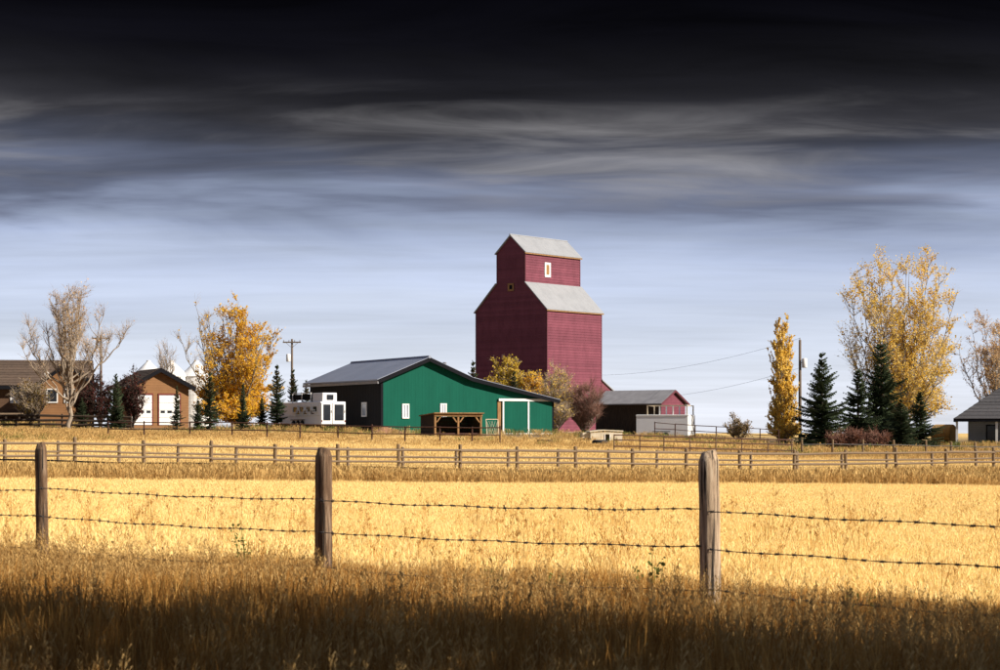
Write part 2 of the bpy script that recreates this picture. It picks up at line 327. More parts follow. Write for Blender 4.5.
def ground_mat():
    m = bpy.data.materials.new('dry_ground'); m.use_nodes = True; nt = m.node_tree; N = nt.nodes; L = nt.links
    b = N['Principled BSDF']; b.inputs['Roughness'].default_value = 1; b.inputs['Specular IOR Level'].default_value = 0.05
    tc = N.new('ShaderNodeTexCoord')
    def noise(scale, sc=(1, 1, 1), detail=6):
        mp = N.new('ShaderNodeMapping'); mp.inputs['Scale'].default_value = sc; L.new(tc.outputs['Object'], mp.inputs[0])
        n = N.new('ShaderNodeTexNoise'); n.inputs['Scale'].default_value = scale; n.inputs['Detail'].default_value = detail; n.inputs['Roughness'].default_value = 0.65
        L.new(mp.outputs[0], n.inputs['Vector']); return n.outputs['Fac']
    def ramp(f, cols, lo=0.3, hi=0.7):
        r = N.new('ShaderNodeValToRGB'); L.new(f, r.inputs[0])
        while len(r.color_ramp.elements) < len(cols): r.color_ramp.elements.new(0.5)
        for i, (e, c) in enumerate(zip(r.color_ramp.elements, cols)): e.position = lo + (hi - lo) * i / (len(cols) - 1); e.color = (*c, 1)
        return r.outputs[0]
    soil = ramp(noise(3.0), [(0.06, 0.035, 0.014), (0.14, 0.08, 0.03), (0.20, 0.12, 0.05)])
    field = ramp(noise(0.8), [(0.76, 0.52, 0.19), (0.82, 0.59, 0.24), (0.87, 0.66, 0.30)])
    pasture = ramp(noise(0.25), [(0.46, 0.29, 0.09), (0.62, 0.41, 0.14), (0.72, 0.50, 0.19)])
    far = ramp(noise(0.02, (1, 0.3, 1)), [(0.50, 0.34, 0.13), (0.62, 0.42, 0.16), (0.68, 0.50, 0.22)])
    yard = ramp(noise(0.18), [(0.12, 0.085, 0.05), (0.20, 0.145, 0.085), (0.36, 0.25, 0.11)])
    sp = N.new('ShaderNodeSeparateXYZ'); L.new(tc.outputs['Object'], sp.inputs[0])
    wob = N.new('ShaderNodeMath'); wob.operation = 'MULTIPLY_ADD'; wob.inputs[1].default_value = 3.0; L.new(noise(0.5), wob.inputs[0]); L.new(sp.outputs[1], wob.inputs[2])
    def step(a, bnd, c1, c2, kx=0.0):
        w2 = N.new('ShaderNodeMath'); w2.operation = 'MULTIPLY_ADD'; w2.inputs[1].default_value = kx; L.new(sp.outputs[0], w2.inputs[0]); L.new(wob.outputs[0], w2.inputs[2])
        mr = N.new('ShaderNodeMapRange'); L.new(w2.outputs[0], mr.inputs[0]); mr.inputs['From Min'].default_value = a; mr.inputs['From Max'].default_value = bnd
        mx = N.new('ShaderNodeMix'); mx.data_type = 'RGBA'; L.new(mr.outputs[0], mx.inputs[0]); L.new(c1, mx.inputs[6]); L.new(c2, mx.inputs[7]); return mx.outputs[2]
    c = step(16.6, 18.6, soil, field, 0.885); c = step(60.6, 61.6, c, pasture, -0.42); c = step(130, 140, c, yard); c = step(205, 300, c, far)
    L.new(c, b.inputs['Base Color'])
    bp = N.new('ShaderNodeBump'); bp.inputs['Strength'].default_value = 0.6; bp.inputs['Distance'].default_value = 0.08; L.new(noise(14), bp.inputs['Height']); L.new(bp.outputs[0], b.inputs['Normal'])
    return m
ys = np.concatenate([np.arange(-80, 20, 5), np.arange(20, 260, 2.5), np.geomspace(260, 6000, 40)])
us = np.linspace(-1, 1, 121)
Vg = []; Fg = []
for y in ys:
    half = 60 + abs(y) * 0.9
    xs = np.sign(us) * np.abs(us) ** 1.3 * half
    zs = gz(xs, np.full_like(xs, y)); Vg += list(zip(xs.tolist(), [float(y)] * len(xs), zs.tolist()))
nu = len(us)
for i in range(len(ys) - 1):
    for j in range(nu - 1): Fg.append((i * nu + j, i * nu + j + 1, (i + 1) * nu + j + 1, (i + 1) * nu + j))
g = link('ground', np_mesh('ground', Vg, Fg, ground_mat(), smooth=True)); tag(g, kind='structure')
g['label'] = 'dry straw coloured farmland running to the horizon'

# ------------------------------------------------------------------ grass (nobody could count it)
def tuft(name, rs, n, rad, h, w, m, lean=0.35, head=0.0, curve=0.5, feather=0):
    V = []; Fc = []; feath = []
    for i in range(n):
        a = rs.uniform(0, 2 * math.pi); r = rad * math.sqrt(rs.uniform(0, 1)); bx, by = r * math.cos(a), r * math.sin(a)
        hh = h * rs.uniform(0.55, 1.1); la = rs.uniform(0, 2 * math.pi); ln = lean * abs(rs.normal(0, 0.6)) * hh
        fa = rs.uniform(0, math.pi); ux, uy = math.cos(fa), math.sin(fa); ww = w * rs.uniform(0.7, 1.3)
        ishead = rs.uniform() < head
        prof = [(0, 1.0), (0.4, 0.85), (0.75, 0.55)] if not ishead else ([(0, 0.55), (0.45, 0.45), (0.74, 0.35), (0.84, 1.9), (0.93, 1.2)] if not feather else [(0, 1.0), (0.45, 0.9), (0.74, 0.7), (0.9, 0.7)])
        b = len(V)
        for s, k in prof:
            q = s ** (1 + curve); cx, cy = bx + math.cos(la) * ln * q, by + math.sin(la) * ln * q
            V.append((cx - ux * ww * k / 2, cy - uy * ww * k / 2, hh * s)); V.append((cx + ux * ww * k / 2, cy + uy * ww * k / 2, hh * s))
        V.append((bx + math.cos(la) * ln * 1.05, by + math.sin(la) * ln * 1.05, hh * (1 - 0.12 * ln)))
        if ishead and feather:
            for q_ in range(feather):
                s_ = rs.uniform(0.74, 1.0); q = s_ ** (1 + curve); cx, cy = bx + math.cos(la) * ln * q, by + math.sin(la) * ln * q; fa2 = rs.uniform(0, 6.283)
                l2 = rs.uniform(0.018, 0.042) * (1.25 - s_) * 3.2; dx2, dy2 = math.cos(fa2) * l2 * 0.55, math.sin(fa2) * l2 * 0.55; z_ = hh * s_
                feath.append(((cx, cy, z_), (cx + dx2 - dy2 * 0.16, cy + dy2 + dx2 * 0.16, z_ + l2 * 0.75), (cx + dx2 * 0.9 + dy2 * 0.16, cy + dy2 * 0.9 - dx2 * 0.16, z_ + l2 * 0.55)))
        k = len(prof)
        for j in range(k - 1): Fc.append((b + 2 * j, b + 2 * j + 1, b + 2 * j + 3, b + 2 * j + 2))
        Fc.append((b + 2 * k - 2, b + 2 * k - 1, b + 2 * k))
    for t3 in feath:
        b = len(V); V += list(t3); Fc.append((b, b + 1, b + 2))
    me = bpy.data.meshes.new(name); me.from_pydata(V, [], Fc); me.materials.append(m); me.update()
    return me
def scatter(name, label, cat, pts, scl, idx, meshes, rs, tilt=0.08):
    coll = bpy.data.collections.new(name + '_tufts')
    for i, me in enumerate(meshes):
        coll.objects.link(bpy.data.objects.new('%s_tuft_%02d' % (name, i), me))
    n = len(pts); me = bpy.data.meshes.new(name); me.vertices.add(n); me.vertices.foreach_set('co', np.asarray(pts, np.float32).ravel())
    rot = np.stack([rs.normal(0, tilt, n), rs.normal(0, tilt, n), rs.uniform(0, 6.283, n)], 1).astype(np.float32)
    a = me.attributes.new('rot', 'FLOAT_VECTOR', 'POINT'); a.data.foreach_set('vector', rot.ravel())
    a = me.attributes.new('scl', 'FLOAT_VECTOR', 'POINT'); a.data.foreach_set('vector', np.asarray(scl, np.float32).ravel())
    a = me.attributes.new('idx', 'INT', 'POINT'); a.data.foreach_set('value', np.asarray(idx, np.int32))
    ob = link(name, me); tag(ob, label, cat, None, 'stuff')
    ng = bpy.data.node_groups.new(name, 'GeometryNodeTree')
    ng.interface.new_socket('Geometry', in_out='INPUT', socket_type='NodeSocketGeometry'); ng.interface.new_socket('Geometry', in_out='OUTPUT', socket_type='NodeSocketGeometry')
    N = ng.nodes; L = ng.links; gi = N.new('NodeGroupInput'); go = N.new('NodeGroupOutput')
    ip = N.new('GeometryNodeInstanceOnPoints'); ci = N.new('GeometryNodeCollectionInfo'); ci.inputs['Collection'].default_value = coll
    ci.inputs['Separate Children'].default_value = True; ci.inputs['Reset Children'].default_value = True
    def att(nm, t):
        q = N.new('GeometryNodeInputNamedAttribute'); q.data_type = t; q.inputs['Name'].default_value = nm; return q.outputs['Attribute']
    m2p = N.new('GeometryNodeMeshToPoints')
    L.new(gi.outputs[0], m2p.inputs['Mesh']); L.new(m2p.outputs[0], ip.inputs['Points']); L.new(ci.outputs[0], ip.inputs['Instance'])
    ip.inputs['Pick Instance'].default_value = True
    L.new(att('idx', 'INT'), ip.inputs['Instance Index'])
    e2r = N.new('FunctionNodeEulerToRotation'); L.new(att('rot', 'FLOAT_VECTOR'), e2r.inputs[0]); L.new(e2r.outputs[0], ip.inputs['Rotation'])
    L.new(att('scl', 'FLOAT_VECTOR'), ip.inputs['Scale']); L.new(ip.outputs[0], go.inputs[0])
    md = ob.modifiers.new('scatter', 'NODES'); md.node_group = ng
    return ob
def fan(rs, n, y0, y1, margin=1.18, extra=1.0):
    """points spread evenly over the wedge of ground in view between two depths (and a margin beside it)"""
    y = np.sqrt(rs.uniform(y0 * y0, y1 * y1, n)); x = rs.uniform(-1, 1, n) * (0.257 * y * margin + extra); return x, y
# near barbed wire fence line: Y along X
FD = (14.15, -0.885)
def fence_y(x): return FD[0] + FD[1] * x
def vnoise(x, y, s, seed):
    r = np.random.RandomState(seed); out = 0
    for k in range(6):
        a = r.uniform(0, 6.28); f = s * r.uniform(0.6, 1.8); out = out + np.sin((x * math.cos(a) + y * math.sin(a)) * f + r.uniform(0, 6.28))
    return out / 6

def make_grass():
    rs = np.random.RandomState(5)
    # tall verge grass around the wire fence
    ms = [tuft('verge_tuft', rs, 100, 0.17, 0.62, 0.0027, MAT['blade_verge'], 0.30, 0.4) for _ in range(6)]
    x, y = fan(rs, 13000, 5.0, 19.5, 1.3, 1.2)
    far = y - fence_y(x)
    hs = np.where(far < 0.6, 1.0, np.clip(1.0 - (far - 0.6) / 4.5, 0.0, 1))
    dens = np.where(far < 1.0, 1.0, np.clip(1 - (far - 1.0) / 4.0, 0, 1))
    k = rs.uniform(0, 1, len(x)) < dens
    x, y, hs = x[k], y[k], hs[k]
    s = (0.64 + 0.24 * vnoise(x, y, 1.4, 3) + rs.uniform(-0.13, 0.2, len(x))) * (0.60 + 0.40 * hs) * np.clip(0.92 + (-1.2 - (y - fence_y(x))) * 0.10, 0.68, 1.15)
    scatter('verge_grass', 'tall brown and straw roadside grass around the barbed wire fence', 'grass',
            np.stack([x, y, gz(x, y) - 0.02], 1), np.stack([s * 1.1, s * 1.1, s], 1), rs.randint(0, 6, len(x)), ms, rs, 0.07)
    ms = [tuft('verge_stalk', rs, 8, 0.15, 0.70, 0.0030, MAT['blade_stalk'], 0.34, 1.0, 0.5, 16) for _ in range(6)]
    x, y = fan(rs, 4200, 5.0, 17.5, 1.2, 1.0); k = (y < fence_y(x) + 1.2); x, y = x[k], y[k]
    s = rs.uniform(0.60, 1.02, len(x)) * np.clip(0.9 - (y - fence_y(x) + 1.2) * 0.12, 0.6, 1.0)
    scatter('verge_seed_heads', 'pale seed stalks rising above the brown roadside grass', 'grass', np.stack([x, y, gz(x, y) - 0.02], 1), np.stack([s, s, s], 1), rs.randint(0, 6, len(x)), ms, rs, 0.12)
    # pale hay field
    ms = [tuft('field_tuft', rs, 90, 0.28, 0.20, 0.0055, MAT['blade_field'], 0.55, 0.25) for _ in range(6)]
    x, y = fan(rs, 39000, 14.5, 67, 1.12, 1.2)
    k = (y > fence_y(x) + 1.6) & (y < 59.3 + 0.42 * x + rs.uniform(-0.4, 0.4, len(x))); x, y = x[k], y[k]
    s = 0.9 + 0.38 * vnoise(x * 0.6, y, 0.3, 8) + rs.uniform(-0.15, 0.2, len(x)); s = np.clip(s, 0.4, 1.4) * np.clip(1.35 - (y - fence_y(x)) / 18, 0.9, 1.3)
    scatter('field_grass', 'pale golden field of short dry grass', 'grass', np.stack([x, y, gz(x, y) - 0.01], 1),
            np.stack([s, s, s], 1), rs.randint(0, 6, len(x)), ms, rs, 0.12)
    # scattered taller stalks in the near half of the field
    ms = [tuft('stalk_tuft', rs, 7, 0.10, 0.52, 0.005, MAT['blade_verge'], 0.35, 0.9, 0.5, 12) for _ in range(4)]
    x, y = fan(rs, 480, 16, 40, 1.15, 1.0); k = (y > fence_y(x) + 1.5) & (rs.uniform(0, 1, 480) < np.clip((46 - y) / 30, 0.1, 1)); x, y = x[k], y[k]
    s = rs.uniform(0.6, 1.1, len(x))
    scatter('field_stalks', 'scattered taller seed stalks standing in the pale field', 'grass', np.stack([x, y, gz(x, y)], 1), np.stack([s, s, s], 1), rs.randint(0, 4, len(x)), ms, rs, 0.1)
    # brown strip of long grass beyond the field
    ms = [tuft('strip_tuft', rs, 56, 0.36, 0.56, 0.016, MAT['blade_strip'], 0.4, 0.35) for _ in range(5)]
    x, y = fan(rs, 30000, 51.0, 84, 1.10, 2); b = 59.3 + 0.42 * x; k = (y > b) & (y < b + 16) & (rs.uniform(0, 1, len(x)) < np.where(y < b + 9, 1.0, 0.5)); x, y = x[k], y[k]
    s = np.clip(0.72 + 0.35 * vnoise(x, y, 0.35, 2) + rs.uniform(-0.2, 0.25, len(x)), 0.35, 1.3)
    scatter('long_grass_strip', 'band of long brown grass between the pale field and the rail fence', 'grass', np.stack([x, y, gz(x, y) - 0.02], 1),
            np.stack([s * 1.1, s * 1.1, s], 1), rs.randint(0, 5, len(x)), ms, rs, 0.1)
    # pasture and yard
    ms = [tuft('pasture_tuft', rs, 50, 0.42, 0.24, 0.018, MAT['blade_pasture'] if i < 4 else MAT['blade_strip'], 0.6, 0.2) for i in range(6)]
    x, y = fan(rs, 30000, 70, 140, 1.08, 2); k = y > 72.5 + 0.42 * x; x, y = x[k], y[k]
    s = np.clip(0.75 + 0.4 * vnoise(x, y, 0.22, 4) + rs.uniform(-0.2, 0.3, len(x)), 0.3, 1.5)
    br = vnoise(x * 0.5, y, 0.2, 31) + rs.uniform(-0.3, 0.3, len(x)) + np.clip((y - 112) / 40, -0.35, 0.4) > 0.26
    idx = np.where(br, rs.randint(4, 6, len(x)), rs.randint(0, 4, len(x))); s = np.where(br, s * 1.25, s)
    scatter('pasture_grass', 'yellow pasture grass between the rail fence and the farmyard', 'grass', np.stack([x, y, gz(x, y) - 0.02], 1),
            np.stack([s, s, s], 1), idx, ms, rs, 0.1)
    ms = [tuft('yard_weed', rs, 44, 0.45, 0.6, 0.026, MAT['blade_strip'] if i < 3 else MAT['blade_green'], 0.6, 0.3) for i in range(5)]
    x, y = fan(rs, 5200, 118, 172, 1.08, 2); k = vnoise(x, y, 0.16, 12) + rs.uniform(-0.25, 0.25, len(x)) > 0.08; x, y = x[k], y[k]
    s = rs.uniform(0.35, 1.0, len(x))
    scatter('yard_weeds', 'rough brown and green weeds round the farm buildings', 'weeds', np.stack([x, y, gz(x, y) - 0.02], 1),
            np.stack([s * 1.2, s * 1.2, s], 1), rs.choice([0, 1, 2, 0, 1, 2, 3, 4], len(x)), ms, rs, 0.1)
make_grass()

# ------------------------------------------------------------------ building pieces
def gl(px, Y): x = PX(px, Y); return (x, Y, G(x, Y))

def window(parent, o, u, n, w, h, frame_m, pane_m, fw=0.10, mull=0, label=None):
    """window on a wall: o = lower left corner on the wall plane, u = direction along the wall, n = outward"""
    o, u, n = Vector(o), Vector(u).normalized(), Vector(n).normalized(); z = Vector((0, 0, 1))
    def bar(mb, a0, a1, b0, b1, d0, d1):
        mb.prism([o + u * a0 + z * b0 + n * d0, o + u * a1 + z * b0 + n * d0, o + u * a1 + z * b1 + n * d0, o + u * a0 + z * b1 + n * d0], n * (d1 - d0))
    win = empty('window', (0, 0, 0)); win.parent = parent
    p = MB(); bar(p, fw * 0.8, w - fw * 0.8, fw * 0.8, h - fw * 0.8, 0.01, 0.03); p.build('pane', pane_m, win)
    m = MB(); bar(m, 0, w, 0, fw, 0.0, 0.075); bar(m, 0, w, h - fw, h, 0.0, 0.075); bar(m, 0, fw, fw, h - fw, 0.0, 0.07); bar(m, w - fw, w, fw, h - fw, 0.0, 0.07)
    for k in range(mull):
        c = w * (k + 1) / (mull + 1); bar(m, c - fw * 0.35, c + fw * 0.35, fw, h - fw, 0.0, 0.06)
    m.build('frame', frame_m, win)
    if label: win['label'] = label
    return win

def courses(mb, o, u, n, zlist, xl, xr, proud=0.04):
    """horizontal lap boards on a wall: each course is a board, its lower edge standing proud of the one below"""
    o, u, n = Vector(o), Vector(u).normalized(), Vector(n).normalized(); Z = Vector((0, 0, 1))
    for z0, z1 in zip(zlist[:-1], zlist[1:]):
        a0, a1, b0, b1 = xl(z0 + 1e-4), xr(z0 + 1e-4), xl(z1 - 1e-4), xr(z1 - 1e-4)
        if a1 - a0 < 0.05: continue
        p = [o + u * a0 + Z * z0 + n * proud, o + u * a1 + Z * z0 + n * proud, o + u * b1 + Z * z1 + n * 0.006, o + u * b0 + Z * z1 + n * 0.006]
        q = [o + u * a0 + Z * z0, o + u * a1 + Z * z0]
        mb.quad(*p); mb.quad(q[0], q[1], p[1], p[0])

# ---- grain elevator
def elevator():
    Y = 210.0; X = PX(547, Y); th = R(-39.6); Wd, D = 10.0, 9.8
    z0 = 1.0
    t = empty('grain_elevator', (X, Y, z0), th, 'tall dark red wooden grain elevator with stepped tin roof', 'grain elevator')
    ev = 14.70 - z0; cb = 17.66 - z0; ce = 21.05 - z0; pk = 22.85 - z0
    c0, c1, mid = -Wd / 2 - 1.97, -Wd / 2 + 1.97, -Wd / 2
    red = MAT['elevator_red']
    # core walls: main body, shoulders, cupola in one outline pulled back through the depth
    core = MB()
    out = [(-Wd, 0, 0), (0, 0, 0), (0, 0, ev), (c1, 0, cb), (c1, 0, ce), (mid, 0, pk), (c0, 0, ce), (c0, 0, cb), (-Wd, 0, ev)]
    core.prism(out, (0, D, 0)); core.build('wall', MAT['elevator_trim'], t)
    def xl(z):
        if z <= ev: return -Wd
        if z <= cb: return -Wd + (z - ev) / (cb - ev) * (c0 + Wd)
        if z <= ce: return c0
        return c0 + (z - ce) / (pk - ce) * (mid - c0)
    def xr(z): return -Wd - xl(z)
    st = 0.29
    def zl(a, b):
        k = max(1, round((b - a) / st)); return [a + (b - a) * i / k for i in range(k + 1)]
    s = MB(); courses(s, (0, 0, 0), (1, 0, 0), (0, -1, 0), zl(0, ev) + zl(ev, cb)[1:] + zl(cb, ce)[1:] + zl(ce, pk - 0.02)[1:], xl, xr)
    tag(s.build('gable_siding', red, t), kind='stuff')
    s = MB(); courses(s, (0, 0, 0), (0, 1, 0), (1, 0, 0), zl(0, ev), lambda z: 0, lambda z: D); tag(s.build('side_siding', red, t), kind='stuff')
    s = MB(); courses(s, (c1, 0, 0), (0, 1, 0), (1, 0, 0), zl(cb, ce), lambda z: 0, lambda z: D); tag(s.build('cupola_siding', red, t), kind='stuff')
    s = MB(); courses(s, (-Wd, D, 0), (0, -1, 0), (-1, 0, 0), zl(0, ev), lambda z: 0, lambda z: D); tag(s.build('side_siding', red, t), kind='stuff')
    # corner boards
    for (x, y, a, b) in ((0, 0, 0, ev), (-Wd, 0, 0, ev), (0, D, 0, ev), (c1, 0, cb, ce), (c0, 0, cb, ce), (c1, D, cb, ce)):
        MB().box(x - 0.09, x + 0.045, y - 0.045, y + 0.09, a, b - 0.02).build('corner_board', MAT['elevator_trim'], t)
    # roofs: slabs with overhang
    def slab(p0, p1, th_=0.10, oy=0.22):
        p0, p1 = Vector((p0[0], 0, p0[1])), Vector((p1[0], 0, p1[1])); d = (p1 - p0).normalized(); p1 = p1 + d * 0.26
        nn = Vector((-d.z, 0, d.x));  nn = nn if nn.z > 0 else -nn
        return [(p0.x, -oy, p0.z), (p1.x, -oy, p1.z), (p1.x + nn.x * th_, -oy, p1.z + nn.z * th_), (p0.x + nn.x * th_, -oy, p0.z + nn.z * th_)], (0, D + 2 * oy, 0)
    for a, b in (((mid, pk), (c1, ce)), ((mid, pk), (c0, ce)), ((c1 + 0.05, cb + 0.0), (0, ev)), ((c0 - 0.05, cb), (-Wd, ev))):
        o, d = slab(a, b); r = MB().prism(o, d).build('roof', MAT['tin_roof'], t)
    MB().tube([(mid, -0.25, pk + 0.13), (mid, D + 0.25, pk + 0.13)], 0.09, 6).build('ridge_cap', MAT['tin_roof'], t)
    # pale drip edge along the eaves and the rakes
    MB().box(0.16, 0.21, -0.24, D + 0.24, ev - 0.26, ev - 0.10).build('eave_board', MAT['shelter_wood'], t)
    MB().box(c1 + 0.16, c1 + 0.21, -0.24, D + 0.24, ce - 0.26, ce - 0.10).build('eave_board', MAT['shelter_wood'], t)
    window(t, (c1 + 0.03, 3.35, 1.45 + (HZ - 276.5) / F * 214 - z0), (0, 1, 0), (1, 0, 0), 1.05, 1.6, MAT['white_paint'], MAT['shelter_wood'], 0.24)
    window(t, (mid - 0.42, -0.03, 1.45 + (HZ - 291) / F * 213 - z0), (1, 0, 0), (0, -1, 0), 0.85, 0.85, MAT['shelter_wood'], MAT['charcoal_trim'], 0.2)
    # lean-to on the far side and foundation
    MB().prism([(0, D, 0), (0, D + 3.6, 0), (0, D + 3.6, 4.1), (0, D, 6.05)], (-4.6, 0, 0)).build('lean_to', red, t)
    MB().prism([(0.2, D, 6.1), (0.2, D + 3.9, 4.0), (0.2, D + 3.9, 4.12), (0.2, D, 6.22)], (-5.0, 0, 0)).build('lean_to_roof', MAT['tin_roof'], t)
    MB().box(-Wd - 0.1, 0.1, -0.1, D + 0.1, -0.8, 0.35).build('foundation', MAT['grey_metal'], t)
elevator()

# ---- green barn
def barn():
    Y = 151.0; X = PX(381, Y); z0 = 1.15; th = R(28)
    t = empty('green_barn', (X, Y, z0), th, 'long barn with bright green gable front, black side wall and lean-to', 'barn')
    Wd, L_ = 15.35, 14.4; ev = 5.40 - z0; pk = 7.02 - z0; kx = 7.75; kz = 5.50 - z0; lz = 3.86 - z0; mid = 4.0
    green = MAT['barn_green']
    # front, split in its two sections (the lean-to sheeting starts at the kink)
    MB().prism([(0.06, 0, -0.6), (kx, 0, -0.6), (kx, 0, kz), (mid, 0, pk), (0.06, 0, ev)], (0, 0.14, 0)).build('front_wall', green, t)
    MB().prism([(kx + 0.004, 0.012, -0.6), (Wd - 0.06, 0.012, -0.6), (Wd - 0.06, 0.012, lz), (kx + 0.004, 0.012, kz)], (0, 0.14, 0)).build('lean_to_wall', green, t)
    MB().box(0, 0.05, 0.15, L_, -0.6, ev).build('side_wall', MAT['barn_black'], t)
    MB().box(Wd - 0.05, Wd, 0.17, L_, -0.6, lz).build('side_wall', MAT['barn_black'], t)
    MB().prism([(0.06, L_ - 0.1, -0.6), (Wd - 0.06, L_ - 0.1, -0.6), (Wd - 0.06, L_ - 0.1, lz), (kx, L_ - 0.1, kz), (mid, L_ - 0.1, pk), (0.06, L_ - 0.1, ev)], (0, 0.1, 0)).build('back_wall', MAT['barn_black'], t)
    # dark corner trim
    MB().box(-0.05, 0.16, -0.06, 0.13, -0.6, ev).build('corner_trim', MAT['charcoal_trim'], t)
    MB().box(Wd - 0.2, Wd + 0.05, -0.06, 0.13, -0.6, lz).build('corner_trim', MAT['charcoal_trim'], t)
    # roof planes with thick dark fascia
    def plane(a, b, name, ext=0.0, m=MAT['barn_roof']):
        a, b = Vector((a[0], 0, a[1])), Vector((b[0], 0, b[1])); d = (b - a).normalized(); b = b + d * ext; n = Vector((-d.z, 0, d.x)); n = n if n.z > 0 else -n
        o = [a + n * 0.12, b + n * 0.12, b + n * 0.24, a + n * 0.24]
        r = MB().prism([(p.x, -0.42, p.z) for p in o], (0, L_ + 0.8, 0)).build(name, m, t)
        o = [a - n * 0.10, b - n * 0.10, b + n * 0.20, a + n * 0.20]
        MB().prism([(p.x, -0.47, p.z) for p in o], (0, 0.045, 0)).build('fascia', MAT['charcoal_trim'], t)
        return r
    plane((mid, pk), (0, ev), 'roof', 0.45); plane((mid, pk), (kx, kz), 'roof', 0.0); plane((kx, kz), (Wd, lz), 'roof', 0.4)
    MB().tube([(mid, -0.44, pk + 0.24), (mid, L_ + 0.4, pk + 0.24)], 0.13, 6).build('ridge_cap', MAT['barn_roof'], t)
    MB().box(-0.50, -0.40, -0.46, L_ + 0.4, ev - 0.28, ev - 0.08).build('gutter', MAT['grey_metal'], t)
    wy = lambda py, yy: PZ(py, yy) - z0
    def fx(px):   # position along the front wall of a photo column
        k = (px - 500) / F; return (X - k * Y) / (k * math.sin(th) - math.cos(th))
    x = fx(402); window(t, (x, 0, wy(418.5, 152)), (1, 0, 0), (0, -1, 0), fx(409) - x, 1.15, MAT['white_paint'], MAT['glass_pale'], 0.10, 1)
    x = fx(440); window(t, (x, 0, wy(418, 153.5)), (1, 0, 0), (0, -1, 0), fx(446.5) - x, 1.15, MAT['white_paint'], MAT['glass_pale'], 0.10, 1)
    # side windows of the black wall
    window(t, (0, 3.6, wy(417, 156)), (0, -1, 0), (-1, 0, 0), 0.95, 1.15, MAT['white_paint'], MAT['glass_pale'], 0.10)
    window(t, (0, 8.2, wy(417, 160)), (0, -1, 0), (-1, 0, 0), 0.95, 1.0, MAT['grey_metal'], MAT['glass_dark'], 0.09)
    # pair of sliding doors on a white track
    xa, xb, xc = fx(502), fx(527), fx(551.5); zt = wy(401.5, 157); zb = wy(434.5, 157)
    MB().box(xa - 0.35, xc - 0.15, -0.16, -0.01, zt + 0.02, zt + 0.22).build('door_track', MAT['white_paint'], t)
    for a, b in ((xa, xb - 0.02), (xb + 0.02, xc)):
        h2 = zt - 0.02
        d = MB().box(a, b, -0.09, -0.02, zb + 0.02, h2).build('sliding_door', green, t)
        for (q0, q1, r0, r1) in ((a, a + 0.13, zb, h2), (a + 0.13, b, zb, zb + 0.12)):
            MB().box(q0, q1, -0.125, -0.092, r0, r1).build('door_trim', MAT['white_paint'], d)
    MB().box(xa - 0.42, xa - 0.12, -0.05, -0.004, zb, zt).build('door_post', MAT['shelter_wood'], t)
    # roof vent stack
    MB().tube([(7.0, 3, kz + 0.3), (7.0, 3, kz + 1.35)], 0.09, 8).tube([(7.0, 3, kz + 1.36), (7.0, 3, kz + 1.5)], 0.16, 8).build('vent_pipe', MAT['grey_metal'], t)
    MB().box(0.3, 0.95, -0.04, -0.003, 0.05, 0.2).build('wall_vent', MAT['grey_metal'], t)
barn()

# ---- open shelter in front of the barn
def shelter():
    Y = 138.0; X = PX(434.5, Y); z0 = PZ(440, Y); th = R(21)
    t = empty('run_in_shelter', (X, Y, z0), th, 'low open-fronted wooden livestock shelter before the green barn', 'shelter')
    w = 3.6; d = 3.1; h = PZ(413.5, Y) - z0; hb = h - 0.18
    k = 0.13
    for x in (0, w / 2 - 0.06, w - 0.13):
        MB().box(x, x + k, 0, k, -0.2, h - 0.2).build('post', MAT['shelter_wood'], t)
    MB().box(-0.02, w + 0.02, -0.05, 0.06, h - 0.2, h - 0.02).build('header_beam', MAT['shelter_wood'], t)
    for x in (0.13, w / 2 + 0.07):
        for sgn in (0, 1):
            xx = x if sgn == 0 else (w / 2 - 0.06 if x < 1 else w - 0.13); s = 1 if sgn == 0 else -1
            MB().prism([(xx, 0.02, h - 0.62), (xx + s * 0.1, 0.02, h - 0.62), (xx + s * 0.42, 0.02, h - 0.2), (xx + s * 0.30, 0.02, h - 0.2)], (0, 0.06, 0)).build('knee_brace', MAT['shelter_wood'], t)
    n = 8
    for i in range(n):      # boards of the walls, laid one above the other
        za, zb = h * i / n - 0.05 * (i == 0), h * (i + 1) / n - 0.002
        zs = min(zb, h - 0.05)
        MB().box(0.005, 0.045, k, d, za, zs).build('board', MAT['dark_wood'], t)
        MB().box(w - 0.045, w - 0.005, k, d, za, zs).build('board', MAT['dark_wood'], t)
        MB().box(0.05, w - 0.05, d - 0.04, d, za, min(zb, hb - 0.02)).build('board', MAT['dark_wood'], t)
    MB().prism([(-0.1, -0.22, h), (w + 0.1, -0.22, h), (w + 0.1, d + 0.15, hb), (-0.1, d + 0.15, hb)], (0, 0, 0.07)).build('roof', MAT['shelter_wood'], t)
    MB().box(0.0, w, 0.135, 0.2, 0.42, 0.50).build('rail', MAT['red_pipe'], t)
shelter()

